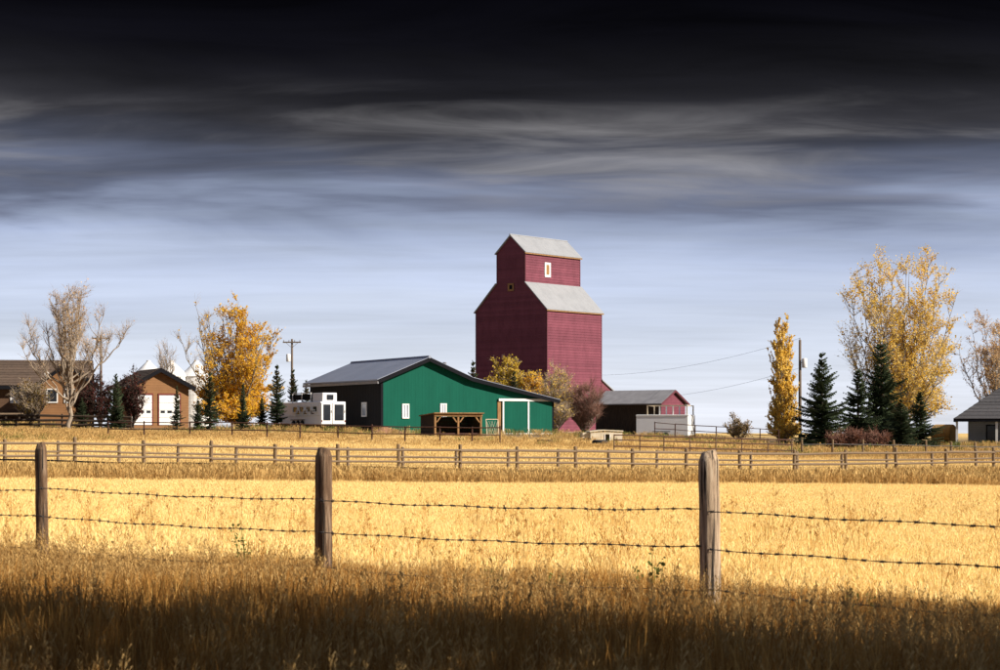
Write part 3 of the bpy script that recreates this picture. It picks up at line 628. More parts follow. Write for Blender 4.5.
# ---- long low shed with red gable beside the elevator
def shed():
    Y = 196.0; X = PX(661, Y); z0 = 0.9; th = R(-39.6)
    t = empty('low_shed', (X, Y, z0), th, 'low open-sided shed with grey roof and red gable end behind white trailer', 'shed')
    Ln, Wd = 8.2, 4.3; ev = PZ(402.5, Y) - z0; pk = PZ(391, Y + 1.6) - z0
    red = MAT['elevator_red']; m = Wd / 2
    # gable end at local x=0 facing +x; long open side at local y=0 facing the camera
    MB().prism([(0, 0, -0.3), (0, Wd, -0.3), (0, Wd, ev), (0, m, pk), (0, 0, ev)], (-0.12, 0, 0)).build('gable_wall', MAT['elevator_trim'], t)
    s = MB(); zz = [ev * i / 13 for i in range(14)]; courses(s, (0, 0, 0), (0, 1, 0), (1, 0, 0), zz, lambda z: 0, lambda z: Wd)
    zz = [ev + (pk - ev) * i / 5 for i in range(6)]; courses(s, (0, 0, 0), (0, 1, 0), (1, 0, 0), zz, lambda z: (z - ev) / (pk - ev) * m, lambda z: Wd - (z - ev) / (pk - ev) * m)
    tag(s.build('gable_siding', red, t), kind='stuff')
    MB().box(-Ln, -0.12, Wd - 0.1, Wd, -0.3, ev).build('back_wall', MAT['dark_wood'], t)
    MB().prism([(-Ln, 0, -0.3), (-Ln, Wd, -0.3), (-Ln, Wd, ev), (-Ln, m, pk), (-Ln, 0, ev)], (0.1, 0, 0)).build('end_wall', MAT['dark_wood'], t)
    for x in (-Ln + 0.15, -Ln * 0.66, -Ln * 0.33, -0.3): MB().box(x, x + 0.16, 0.022, 0.18, -0.3, ev).build('post', MAT['dark_wood'], t)
    nb = 26
    for i in range(nb):
        w_ = (Ln - 0.12) / nb; x = -Ln + w_ * i; MB().box(x + 0.008, x + w_ - 0.008, -0.02 - 0.008 * (i % 3), 0.018, -0.3, ev - 0.02).build('plank', MAT['dark_wood'], t)
    for a, b in ((m, 0), (m, Wd)):
        s = -1 if b == 0 else 1; sl_ = (pk - ev) / m; e = b + s * 0.4
        MB().prism([(0.3, a, pk + 0.03), (0.3, e, ev - 0.4 * sl_ + 0.03), (0.3, e, ev - 0.4 * sl_ + 0.13), (0.3, a, pk + 0.13)], (-Ln - 0.6, 0, 0)).build('roof', MAT['shed_roof'], t)
        MB().prism([(0.34, a, pk - 0.10), (0.34, e, ev - 0.4 * sl_ - 0.10), (0.34, e, ev - 0.4 * sl_ + 0.12), (0.34, a, pk + 0.12)], (-0.035, 0, 0)).build('barge_board', MAT['elevator_trim'], t)
shed()

def wheel(parent, c, r, w, axis=(0, 1, 0)):
    c = Vector(c); a = Vector(axis).normalized()
    e = empty('wheel', (0, 0, 0)); e.parent = parent
    MB().tube([c - a * w / 2, c - a * w * 0.35, c + a * w * 0.35, c + a * w / 2], [r * 0.9, r, r, r * 0.9], 20).build('tyre', MAT['black_rubber'], e, True)
    MB().tube([c - a * (w / 2 + 0.012), c + a * (w / 2 + 0.012)], r * 0.52, 16).build('rim', MAT['grey_metal'], e)

# ---- white cargo trailer with rack
def cargo():
    Y = 163.0; X = PX(688, Y); z0 = PZ(439.5, Y); th = R(-17)
    t = empty('cargo_trailer', (X, Y, z0), th, 'white box trailer with pipe rack on top, before the low shed', 'trailer')
    Ln, Wd, fl = 4.45, 2.9, 0.3; h = PZ(414.5, Y) - z0
    MB().box(-Ln, 0, 0, Wd, fl, h).build('body', MAT['trailer_white'], t, bevel=0.03)
    MB().box(-Ln - 0.02, 0.02, -0.02, Wd + 0.02, fl - 0.1, fl - 0.003).build('chassis', MAT['charcoal_trim'], t)
    MB().box(-Ln - 0.015, 0.03, -0.03, -0.004, h - 0.14, h - 0.02).build('edge_trim', MAT['white_paint'], t)
    d = MB().box(0.004, 0.035, 0.12, Wd - 0.12, fl + 0.08, h - 0.12).build('rear_door', MAT['white_paint'], t)
    MB().box(0.038, 0.06, Wd / 2 - 0.02, Wd / 2 + 0.02, fl + 0.25, h - 0.3).build('latch_bar', MAT['grey_metal'], d)
    for x in (-1.9, -2.6): wheel(t, (x, -0.02, 0.3), 0.3, 0.2)
    MB().box(-3.0, -1.5, -0.12, -0.035, 0.63, 0.71).build('mudguard', MAT['grey_metal'], t)
    MB().tube([(-Ln, Wd / 2, fl), (-Ln - 1.1, Wd / 2, fl)], 0.05, 8).tube([(-Ln - 0.9, Wd / 2, fl), (-Ln - 0.9, Wd / 2, 0)], 0.04, 8).build('hitch', MAT['grey_metal'], t)
    # rack over the roof
    rh = PZ(405, Y) - z0; r = empty('roof_rack', (0, 0, 0)); r.parent = t
    xs = [(-3.5, 'cream_pipe'), (-2.45, 'white_paint'), (-1.3, 'white_paint'), (-0.12, 'cream_pipe')]
    for yy in (0.1, Wd - 0.1):
        for x, mm in xs: MB().box(x - 0.05, x + 0.05, yy - 0.04, yy + 0.04, h + 0.002, rh - 0.075).build('upright', MAT[mm], r)
        MB().box(xs[0][0] - 0.05, xs[-1][0] + 0.05, yy - 0.04, yy + 0.04, rh - 0.07, rh).build('top_bar', MAT['cream_pipe'], r)
    for x in (xs[0][0], xs[-1][0]): MB().box(x - 0.04, x + 0.04, 0.145, Wd - 0.145, rh - 0.065, rh - 0.005).build('cross_bar', MAT['cream_pipe'], r)
cargo()

# ---- white horse trailer
def horse_trailer():
    Y = 149.0; X = PX(320.5, Y); z0 = PZ(429.5, Y); th = R(28)
    t = empty('horse_trailer', (X, Y, z0), th, 'white horse trailer with dark rear doors and roof pod beside the barn', 'trailer')
    Wd, Ln, fl = 2.1, 8.6, 0.38; h = PZ(401.5, Y) - z0
    MB().box(0, Wd, 0, Ln, fl, h).build('body', MAT['trailer_white'], t, bevel=0.06)
    MB().prism([(0, Ln - 0.05, h - 1.15), (0, Ln + 2.0, h - 1.0), (0, Ln + 1.7, h + 0.1), (0, Ln - 0.05, h)], (Wd, 0, 0)).build('gooseneck', MAT['trailer_white'], t)
    MB().box(0.04, Wd - 0.04, 0.05, Ln, fl - 0.13, fl - 0.004).build('chassis', MAT['charcoal_trim'], t)
    for a, b in ((0.12, Wd * 0.42), (Wd * 0.5, Wd - 0.12)):
        d = MB().box(a - 0.05, b + 0.05, -0.05, -0.004, fl + 0.05, h - 0.08).build('rear_door', MAT['white_paint'], t)
        MB().box(a + 0.1, b - 0.08, -0.07, -0.053, fl + 0.32, h - 0.22).build('pane', MAT['glass_dark'], d)
        MB().box(b - 0.01, b + 0.03, -0.085, -0.053, fl + 0.9, fl + 1.1).build('handle', MAT['grey_metal'], d)
    for z in (fl + 0.2,):
        for x in (0.06, Wd - 0.12): MB().box(x, x + 0.07, -0.075, -0.053, z, z + 0.14).build('tail_lamp', MAT['red_header'], t)
    for i in range(4):
        y0 = 0.5 + i * 1.35
        window(t, (0, y0 + 1.0, h - 0.86), (0, -1, 0), (-1, 0, 0), 1.0, 0.58, MAT['white_paint'], MAT['glass_dark'], 0.10)
    for i in range(3):
        y0 = 1.1 + i * 1.5; window(t, (0, y0 + 0.8, fl + 0.72), (0, -1, 0), (-1, 0, 0), 0.9, 0.46, MAT['white_paint'], MAT['glass_dark'], 0.09)
    MB().box(-0.03, -0.004, 0.1, Ln - 0.1, h - 1.12, h - 1.04).build('side_rail', MAT['white_paint'], t)
    # roof pod and air box
    MB().box(0.25, Wd - 0.65, 0.2, 2.2, h + 0.004, h + 0.68).build('roof_pod', MAT['trailer_white'], t, bevel=0.05)
    MB().box(0.62, Wd - 0.95, 0.15, 0.195, h + 0.14, h + 0.54).build('pod_window', MAT['glass_dark'], t)
    MB().box(0.35, Wd - 0.5, 2.6, 6.6, h + 0.2, h + 0.62).build('hay_rack', MAT['charcoal_trim'], t)
    for y in (2.65, 4.5, 6.45): MB().box(0.3, 0.36, y, y + 0.1, h + 0.004, h + 0.66).build('rack_upright', MAT['white_paint'], t)
    MB().box(0.29, 0.345, 2.62, 6.55, h + 0.66, h + 0.74).build('rack_rail', MAT['white_paint'], t)
    for y in (3.6, 4.5, 5.4): wheel(t, (0.02, y, 0.36), 0.36, 0.24, (1, 0, 0)); wheel(t, (Wd - 0.02, y, 0.36), 0.36, 0.24, (1, 0, 0))
    MB().box(-0.13, -0.035, 3.15, 5.85, 0.72, 0.80).build('mudguard', MAT['grey_metal'], t)
horse_trailer()

# ---- little white calf hut and a tyre in the grass
def hut():
    Y = 132.0; X = PX(590.5, Y); z0 = PZ(444, Y); th = R(8)
    t = empty('calf_hut', (X, Y, z0), th, 'small worn white hut with dark doorway, standing in the grass', 'hut')
    w, d = 2.2, 1.5; h = PZ(430.5, Y) - z0
    m = MB(); dx0, dx1, dz = 1.02, 1.32, h * 0.72
    for a, b, c, e in ((0, dx0, 0, h - 0.12), (dx1, w, 0, h - 0.12), (dx0, dx1, dz, h - 0.12)): MB().box(a, b, 0, 0.05, c, e).build('front_panel', MAT['worn_white'], t)
    MB().box(0, 0.05, 0.052, d, 0, h - 0.12).build('side_panel', MAT['worn_white'], t)
    MB().box(w - 0.05, w, 0.052, d, 0, h - 0.12).build('side_panel', MAT['worn_white'], t)
    MB().box(0.052, w - 0.052, d - 0.05, d, 0, h - 0.12).build('back_panel', MAT['worn_white'], t)
    MB().prism([(-0.06, -0.08, h - 0.11), (w * 0.4, -0.08, h - 0.01), (w + 0.06, -0.08, h - 0.07), (w + 0.06, -0.08, h), (w * 0.4, -0.08, h + 0.06), (-0.06, -0.08, h - 0.04)], (0, d + 0.16, 0)).build('roof', MAT['worn_white'], t)
    MB().box(dx0 - 0.06, dx0, -0.03, -0.004, 0, dz).build('door_jamb', MAT['white_paint'], t)
    MB().box(dx1, dx1 + 0.06, -0.03, -0.004, 0, dz).build('door_jamb', MAT['white_paint'], t)
    MB().box(-0.5, -0.02, 0.2, 1.2, h * 0.45, h * 0.85).build('side_trough', MAT['worn_white'], t)
    for x in (-0.42, -0.1): MB().box(x, x + 0.06, 0.3, 0.36, 0, h * 0.45 - 0.003).build('trough_leg', MAT['dark_wood'], t)
    Y = 126.0; x, y, z = gl(600, Y)
    e = empty('old_tyre', (x, y, z + 0.05), 0, 'old black tyre lying in grass before the small white hut', 'tyre')
    n = 24; mb = MB(); k = 8
    for i in range(n):
        a = 2 * math.pi * i / n
        for j in range(k):
            b = 2 * math.pi * j / k; rr = 0.40 + 0.14 * math.cos(b); mb.v.append((rr * math.cos(a), rr * math.sin(a), 0.17 + 0.17 * math.sin(b)))
    for i in range(n):
        for j in range(k): mb.f.append((i * k + j, ((i + 1) % n) * k + j, ((i + 1) % n) * k + (j + 1) % k, i * k + (j + 1) % k))
    mb.build('casing', MAT['black_rubber'], e, True)
hut()

# ---- houses
def shingle_plane(name, a, b, c, d, m, parent, th=0.16, courses_=10):
    """roof slope: a,b = eave ends, c,d = ridge ends (c above b); shingle courses overlap as steps"""
    a, b, c, d = (Vector(p) for p in (a, b, c, d)); n = (b - a).cross(d - a).normalized(); n = n if n.z > 0 else -n
    mb = MB(); mb.prism([a, b, c, d], n * th)
    r = mb.build(name, m, parent); s = MB()
    for i in range(courses_):
        t0, t1 = i / courses_, (i + 1) / courses_
        p0, p1, p2, p3 = a.lerp(d, t0), b.lerp(c, t0), b.lerp(c, t1), a.lerp(d, t1)
        s.quad(p0 + n * (th + 0.035), p1 + n * (th + 0.035), p2 + n * (th + 0.006), p3 + n * (th + 0.006))
        s.quad(p0 + n * (th + 0.002), p1 + n * (th + 0.002), p1 + n * (th + 0.035), p0 + n * (th + 0.035))
    tag(s.build('shingles', m, r), kind='stuff')
    return r

def garage():
    Y = 154.0; X = PX(130, Y); z0 = PZ(425, Y) - 0.2; th = R(24)
    t = empty('tan_garage', (X, Y, z0), th, 'tan garage with brown gable roof and two white overhead doors', 'garage')
    w, d = 4.75, 6.0; ev = PZ(386, Y + 1) - z0; pk = PZ(370, Y + 1) - z0; m = w / 2
    MB().prism([(0, 0, -0.3), (w, 0, -0.3), (w, 0, ev), (m, 0, pk), (0, 0, ev)], (0, 0.15, 0)).build('front_wall', MAT['house_tan'], t)
    MB().box(0, 0.15, 0.152, d, -0.3, ev).build('side_wall', MAT['house_tan'], t); MB().box(w - 0.15, w, 0.152, d, -0.3, ev).build('side_wall', MAT['house_tan'], t)
    MB().prism([(0.152, d - 0.15, -0.3), (w - 0.152, d - 0.15, -0.3), (w - 0.152, d - 0.15, ev), (m, d - 0.15, pk), (0.152, d - 0.15, ev)], (0, 0.15, 0)).build('back_wall', MAT['house_tan'], t)
    sl_ = (pk - ev) / m
    for s in (-1, 1):
        e = m + s * (m + 0.45); ez = ev - 0.45 * sl_
        A, B, Cc, Dd = (e, -0.45, ez), (e, d + 0.3, ez), (m, d + 0.3, pk), (m, -0.45, pk)
        shingle_plane('roof', A, B, Cc, Dd, MAT['shingle_brown'], t)
        MB().prism([(e, -0.5, ez - 0.18), (m, -0.5, pk - 0.18), (m, -0.5, pk + 0.16), (e, -0.5, ez + 0.16)], (0, 0.045, 0)).build('barge_board', MAT['charcoal_trim'], t)
    zt = PZ(395, Y) - z0; zb = 0.2
    for a, b in ((0.15, 1.75), (2.35, 4.0)):
        dd = empty('garage_door', (0, 0, 0)); dd.parent = t
        for i in range(4):
            hh = (zt - zb) / 4; MB().box(a, b, -0.05, -0.004, zb + hh * i + 0.012, zb + hh * (i + 1) - 0.012).build('door_panel', MAT['white_paint'], dd)
        for k in range(3):
            wd = (b - a) / 3; MB().box(a + wd * k + 0.1, a + wd * (k + 1) - 0.1, -0.06, -0.052, zb + (zt - zb) * 0.40, zb + (zt - zb) * 0.5 - 0.04).build('pane', MAT['glass_dark'], dd)
        MB().box(a - 0.1, b + 0.1, -0.06, -0.005, zt + 0.01, zt + 0.14).build('door_header', MAT['red_header'], t)
        for x in (a - 0.1, b + 0.003): MB().box(x, x + 0.097, -0.055, -0.005, zb, zt + 0.008).build('door_casing', MAT['red_header'], t)
garage()

def brown_house():
    Y = 158.0; X = PX(-38, Y); z0 = PZ(421, Y) - 0.1; th = R(10)
    t = empty('brown_house', (X, Y, z0), th, 'long brown house with brown shingle roof and a tan gabled wing', 'house')
    w = PX(84, Y) - X; d = 8.0; ev = PZ(384, Y) - z0; pk = PZ(361.5, Y + 4) - z0
    MB().box(0, w, 0, 0.2, -0.4, ev).build('front_wall', MAT['house_brown'], t)
    MB().box(0, 0.2, 0.202, d, -0.4, ev).build('side_wall', MAT['house_brown'], t); MB().box(w - 0.2, w, 0.202, d, -0.4, ev).build('side_wall', MAT['house_brown'], t)
    MB().box(0.202, w - 0.202, d - 0.2, d, -0.4, ev).build('back_wall', MAT['house_brown'], t)
    MB().prism([(w - 0.2, 0.1, ev), (w - 0.2, d, ev), (w - 0.2, d / 2, pk)], (0.19, 0, 0)).build('gable_wall', MAT['house_tan'], t)
    shingle_plane('roof', (-0.5, -0.6, ev - 0.25), (w + 0.4, -0.6, ev - 0.25), (w + 0.4, d / 2, pk), (-0.5, d / 2, pk), MAT['shingle_brown'], t)
    shingle_plane('roof', (-0.5, d + 0.6, ev - 0.25), (w + 0.4, d + 0.6, ev - 0.25), (w + 0.4, d / 2, pk), (-0.5, d / 2, pk), MAT['shingle_brown'], t)
    MB().box(-0.5, w + 0.4, -0.68, -0.62, ev - 0.42, ev - 0.12).build('fascia', MAT['charcoal_trim'], t)
    # gabled wing coming forward
    a, b = w - 3.6, w + 0.6; f = -2.2; m = (a + b) / 2; wp = PZ(364, Y - 1) - z0; we = ev + 0.0
    MB().prism([(a, f, -0.4), (b, f, -0.4), (b, f, we), (m, f, wp), (a, f, we)], (0, 0.18, 0)).build('wing_wall', MAT['house_tan'], t)
    MB().box(a, a + 0.18, f + 0.182, -0.004, -0.4, we).build('wing_side', MAT['house_tan'], t); MB().box(b - 0.18, b, f + 0.182, -0.004, -0.4, we).build('wing_side', MAT['house_tan'], t)
    sl_ = (wp - we) / (b - m)
    for s in (-1, 1):
        e = m + s * (b - m + 0.45); ez = we - 0.45 * sl_
        shingle_plane('wing_roof', (e, f - 0.45, ez), (e, d / 2, ez), (m, d / 2, wp), (m, f - 0.45, wp), MAT['shingle_brown'], t)
        MB().prism([(e, f - 0.5, ez - 0.18), (m, f - 0.5, wp - 0.18), (m, f - 0.5, wp + 0.16), (e, f - 0.5, ez + 0.16)], (0, 0.045, 0)).build('barge_board', MAT['charcoal_trim'], t)
    zb = PZ(403, Y) - z0
    for px, ww in ((9, 0.75), (19, 0.75), (34, 0.6)):
        x = PX(px, Y) - X; window(t, (x, 0, zb), (1, 0, 0), (0, -1, 0), ww, 1.15, MAT['white_paint'], MAT['glass_pale'], 0.09)
    for x in (a + 0.5, a + 1.9): window(t, (x, f, zb), (1, 0, 0), (0, -1, 0), 0.9, 1.15, MAT['white_paint'], MAT['glass_dark'], 0.09)
    # deck edge
    MB().box(0, w - 3.8, -1.9, -0.004, 0.55, 0.75).build('deck', MAT['grey_wood'], t)
    for i in range(6): MB().box(0.4 + i * 1.05, 0.52 + i * 1.05, -1.88, -1.78, -0.4, 0.548).build('deck_post', MAT['dark_wood'], t)
    # dish on the wing roof
    dm = MB(); n = 16
    c = Vector((a + 0.5, f - 0.5, we + 0.75))
    dm.v.append(tuple(c)); 
    for i in range(n):
        an = 2 * math.pi * i / n; dm.v.append((c.x + 0.2 * math.cos(an) + 0.05, c.y - 0.08, c.z + 0.2 * math.sin(an)))
    for i in range(n): dm.f.append((0, 1 + i, 1 + (i + 1) % n))
    o = dm.build('satellite_dish', MAT['white_paint'], t, True); sm = o.modifiers.new('thick', 'SOLIDIFY'); sm.thickness = 0.02
    MB().tube([c, c + Vector((0.0, 0.2, -0.45))], 0.025, 6).build('dish_arm', MAT['grey_metal'], t)
brown_house()

def grey_house():
    Y = 172.0; X = PX(968, Y); z0 = PZ(448, Y) - 0.1; th = R(-14)
    t = empty('grey_house', (X, Y, z0), th, 'grey house with dark hip roof and white porch posts at right edge', 'house')
    w, d = 9.5, 9.0; ev = PZ(420, Y) - z0; pk = PZ(374, Y + 4.5) - z0
    MB().box(0, w, 0.0, 0.2, -0.3, ev).build('front_wall', MAT['house_grey'], t)
    MB().box(0, 0.2, 0.202, d, -0.3, ev).build('side_wall', MAT['house_grey'], t); MB().box(w - 0.2, w, 0.202, d, -0.3, ev).build('side_wall', MAT['house_grey'], t)
    MB().box(0.202, w - 0.202, d - 0.2, d, -0.3, ev).build('back_wall', MAT['house_grey'], t)
    x0, x1, y0, y1 = -1.15, w + 1.0, -1.7, d + 0.8; zc = ev; r0, r1 = x0 + 5.9, x1 - 5.9; ym = (y0 + y1) / 2
    P = lambda x, y, z: (x, y, z)
    m = MAT['shingle_grey']
    shingle_plane('roof', P(x0, y0, zc), P(x1, y0, zc), P(r1, ym, pk), P(r0, ym, pk), m, t, 0.12, 14)
    shingle_plane('roof', P(x0, y1, zc), P(x1, y1, zc), P(r1, ym, pk), P(r0, ym, pk), m, t, 0.12, 14)
    shingle_plane('roof', P(x0, y1, zc), P(x0, y0, zc), P(r0, ym, pk), P(r0, ym + 0.001, pk), m, t, 0.12, 14)
    MB().box(x0 - 0.02, x1, y0 - 0.06, y0 - 0.01, zc - 0.16, zc + 0.1).build('fascia', MAT['charcoal_trim'], t)
    MB().box(x0 - 0.08, x0 - 0.025, y0 - 0.06, y1, zc - 0.16, zc + 0.1).build('fascia', MAT['charcoal_trim'], t)
    MB().box(x0 + 0.05, x1 - 0.05, y0 + 0.05, y1 - 0.05, zc - 0.06, zc - 0.003).build('soffit', MAT['house_grey'], t)
    for x in (x0 + 0.12, 2.35, 5.6): MB().box(x, x + 0.2, y0 + 0.1, y0 + 0.3, -0.3, zc - 0.065).build('porch_post', MAT['white_paint'], t)
    MB().box(x0, w, y0 + 0.05, -0.004, -0.3, 0.0).build('porch_floor', MAT['grey_wood'], t)
    window(t, (1.55, 0, 0.45), (1, 0, 0), (0, -1, 0), 1.0, 1.7, MAT['charcoal_trim'], MAT['glass_dark'], 0.1)
    window(t, (3.6, 0, 0.8), (1, 0, 0), (0, -1, 0), 1.6, 1.3, MAT['white_paint'], MAT['glass_dark'], 0.1)
grey_house()

# ---- grain bins behind the garage
def bins():
    labs = ['white cone-topped grain bin behind garage roof peak, leftmost of three', 'white cone-topped grain bin behind right slope of garage roof',
            'white cone-topped grain bin behind golden tree, rightmost of three']
    for i, px in enumerate((148.5, 171.5, 196.5)):
        Y = 232.0 + i * 1.0; x = PX(px, Y); z0 = G(x, Y)
        t = empty('grain_bin', (x, Y, z0), 0, labs[i], 'grain bin', 'white grain bins behind the garage')
        r = 1.95; pk = PZ(360.5, Y) - z0; ev = pk - 1.95
        MB().tube([(0, 0, 0), (0, 0, ev)], r, 32).build('shell', MAT['bin_white'], t, False)
        MB().tube([(0, 0, ev + 0.003), (0, 0, ev + 0.05), (0, 0, pk - 0.12)], [r + 0.12, r + 0.1, 0.22], 32).build('cone_roof', MAT['bin_white'], t)
        MB().tube([(0, 0, pk - 0.118), (0, 0, pk)], 0.26, 12).build('cap', MAT['white_paint'], t)
        MB().tube([(r * 0.7, -r * 0.78, 0.2), (r * 0.7, -r * 0.78, ev)], 0.04, 6).build('ladder', MAT['grey_metal'], t)
bins()

# ---- round hay bale
def bale():
    Y = 182.0; x, y, z = gl(944, Y)
    t = empty('hay_bale', (x, y, z), R(-38), 'round tan hay bale beside the grey house', 'hay bale')
    r = 0.92; mb = MB(); n = 36; rs = random.Random(4)
    mb.tube([(-0.95, 0, r), (-0.88, 0, r), (0, 0, r), (0.88, 0, r), (0.95, 0, r)], [r * 0.93, r, r * 1.01, r, r * 0.93], n)
    mb.v = [(a + rs.uniform(-.02, .02), b + rs.uniform(-.03, .03), c + rs.uniform(-.03, .03)) for a, b, c in mb.v]
    mb.build('roll', MAT['hay'], t, False)
    mb = MB()
    for k in range(5):
        xx = -0.55 + k * 0.27; pts = [(xx, (r * 1.02) * math.cos(a), r + (r * 1.02) * math.sin(a)) for a in np.linspace(0, 2 * math.pi, 30)]; mb.tube(pts, 0.012, 4)
    mb.build('twine', MAT['wire_grey'], t)
bale()

# ------------------------------------------------------------------ fences
def near_fence():
    rs = random.Random(11)
    t = empty('barbed_wire_fence', (-1.41, 15.45, G(-1.41, 15.45)), 0, 'barbed wire fence on round weathered posts across the foreground', 'fence')
    o = Vector(t.location)
    posts = [(-7.05, 20.4, 0.060, 1.36, 'post_brown'), (PX(43, 17.9), 17.9, 0.056, 1.335, 'post_brown'), (PX(323.5, 15.45), 15.45, 0.068, 1.305, 'post_brown'),
             (PX(711, 13.0), 13.0, 0.069, 1.30, 'post_grey'), (4.25, 10.5, 0.066, 1.31, 'post_grey'), (7.1, 8.0, 0.066, 1.31, 'post_brown')]
    for i, (x, y, r, h, m) in enumerate(posts):
        n, k = 28, 26; mb = MB(); ph = [rs.uniform(0, 6.28) for _ in range(5)]
        lx, ly = rs.uniform(-0.02, 0.02), rs.uniform(-0.02, 0.02)
        if i == 3: lx = -0.015
        for a in range(k + 1):
            s = a / k; z = -0.35 + (h + 0.35) * s
            cx, cy = lx * z, ly * z
            top = max(0.0, (z - (h - 0.045)) / 0.045)
            for b in range(n):
                an = 2 * math.pi * b / n
                rr = r * (1.06 - 0.10 * s + 0.045 * math.sin(3 * an + ph[0] + 1.1 * z) + 0.03 * math.sin(7 * an + ph[1] - 2.0 * z) + 0.025 * math.sin(5 * z * 3 + ph[2] + an) - 0.02 * (abs(math.sin(11 * an + ph[3])) < 0.16) * 3)
                zz = z + top * (0.012 * math.sin(an + ph[4]) + 0.006 * math.sin(5 * an))
                rr *= 1 - 0.30 * top * top
                mb.v.append((cx + rr * math.cos(an), cy + rr * math.sin(an), zz))
        for a in range(k):
            for b in range(n): mb.f.append((a * n + b, a * n + (b + 1) % n, (a + 1) * n + (b + 1) % n, (a + 1) * n + b))
        mb.v.append((lx * h, ly * h, h + 0.012)); c = len(mb.v) - 1
        for b in range(n): mb.f.append((k * n + b, k * n + (b + 1) % n, c))
        p = mb.build('post', MAT[m], t, True); p.location = Vector((x, y, G(x, y))) - o
    # strands stapled to the camera-side face of the posts
    for hz, sag in ((0.915, 0.022), (0.66, 0.02), (0.375, 0.03)):
        mb = MB()
        for (x0, y0, r0, *_), (x1, y1, r1, *_) in zip(posts[:-1], posts[1:]):
            a = Vector((x0, y0, G(x0, y0) + hz + rs.uniform(-0.015, 0.02))); b = Vector((x1, y1, G(x1, y1) + hz + rs.uniform(-0.015, 0.015)))
            d = (b - a); nn = Vector((-d.y, d.x, 0)).normalized(); nn = nn if nn.y < 0 else -nn
            a = a + nn * (r0 + 0.002); b = b + nn * (r1 + 0.002); L_ = d.length; K = int(L_ / 0.05)
            for ph in (0, math.pi):      # two twisted strands
                pts = []
                for i in range(K + 1):
                    s = i / K; q = a.lerp(b, s); q.z -= sag * 4 * s * (1 - s) + 0.004 * math.sin(s * 23 + hz * 9)
                    w = s * L_ * 40 + ph; q = q + nn * 0.0022 * math.cos(w) + Vector((0, 0, 0.0022 * math.sin(w))); pts.append(q - o)
                mb.tube(pts, 0.0022, 4)
            s = 0.06
            while s < L_ - 0.05:
                q = a.lerp(b, s / L_); q.z -= sag * 4 * (s / L_) * (1 - s / L_) + 0.004 * math.sin(s / L_ * 23 + hz * 9); q -= o
                u = d.normalized()
                mb.tube([q - u * 0.014, q + u * 0.014], 0.0075, 5)
                for k in range(2):
                    e = Vector((rs.uniform(-1, 1), rs.uniform(-1, 1), rs.uniform(-1, 1))).normalized() * 0.024; mb.tube([q - e, q + e], 0.0022, 4)
                s += 0.125 * rs.uniform(0.92, 1.08)
        mb.build('barbed_wire', MAT['barbed'], t)
near_fence()

POST_ME = None
def rail_fence(name, label, pxs, A, B, h, rails, pr, rr, mpost, mrail, mesh_wire=None, ncyl=9, jit=0.04, cat='fence', lift=0.0, seed=1):
    """posts at photo columns pxs along the ground line A-B, rails between them"""
    rs = random.Random(seed); A, B = Vector(A), Vector(B); D = B - A
    P = []
    for px in pxs:
        k = (px - 500) / F; s = (k * A.y - A.x) / (D.x - k * D.y); q = A + D * s; P.append(Vector((q.x, q.y, G(q.x, q.y))))
    t = empty(name, P[len(P) // 2], 0, label, cat); o = P[len(P) // 2].copy()
    pm = MB().tube([(0, 0, -0.3), (0, 0, 0.5), (0, 0, 0.97), (0, 0, 1.0)], [1.05, 1.0, 0.97, 0.7], ncyl).mesh('post', MAT[mpost], False)
    rm = MB().tube([(0, 0, 0), (0.5, 0, 0), (1, 0, 0)], [1.0, 0.96, 0.9], 7).mesh('rail', MAT[mrail], False)
    hs = []
    for p in P:
        q = link('post', pm, t); hh = h * rs.uniform(1 - jit, 1 + jit); q.scale = (pr * rs.uniform(0.9, 1.1), pr, hh); q.location = p - o; hs.append(hh)
        q.rotation_euler = (rs.uniform(-0.02, 0.02), rs.uniform(-0.02, 0.02), rs.uniform(0, 6))
    for (a, b) in zip(P[:-1], P[1:]):
        for z in rails:
            za, zb = z + rs.uniform(-jit, jit) * 0.6, z + rs.uniform(-jit, jit) * 0.6
            u = (b - a); f = Vector((u.y, -u.x, 0)).normalized() * (pr * 0.9)
            p0 = a + f + Vector((0, 0, za)) - o; p1 = b + f + Vector((0, 0, zb)) - o; d = p1 - p0
            r = link('rail', rm, t); r.location = p0; r.rotation_euler = d.to_track_quat('X', 'Z').to_euler(); r.scale = (d.length * 1.02, rr, rr * rs.uniform(0.95, 1.2))
    if mesh_wire:
        mb = MB(); hh, nh, step = mesh_wire
        for (a, b) in zip(P[:-1], P[1:]):
            d = b - a; n = max(2, int(d.length / step))
            f = Vector((d.y, -d.x, 0)).normalized() * (-pr * 0.9) - o
            for i in range(nh):
                z = Vector((0, 0, 0.12 + (hh - 0.12) * i / (nh - 1))); mb.tube([a + f + z, b + f + z], 0.0032, 3, False)
            for i in range(n):
                q = a.lerp(b, i / n) + f; mb.tube([q + Vector((0, 0, 0.1)), q + Vector((0, 0, hh))], 0.0026, 3, False)
        tag(mb.build('wire_mesh', MAT['wire_grey'], t), kind='stuff')
    return t
rail_fence('rail_fence', 'weathered wooden post and rail fence along the far edge of the field',
           [-66, 4.5, 75, 144, 211, 275, 338, 399, 460, 517, 576, 633, 686, 740, 794, 846, 896, 946, 994, 1042],
           (PX(40, 72.6), 72.6), (PX(970, 87.7), 87.7), 1.22, (1.02, 0.55), 0.075, 0.045, 'fence_wood', 'grey_wood', (0.9, 6, 0.25), seed=3)
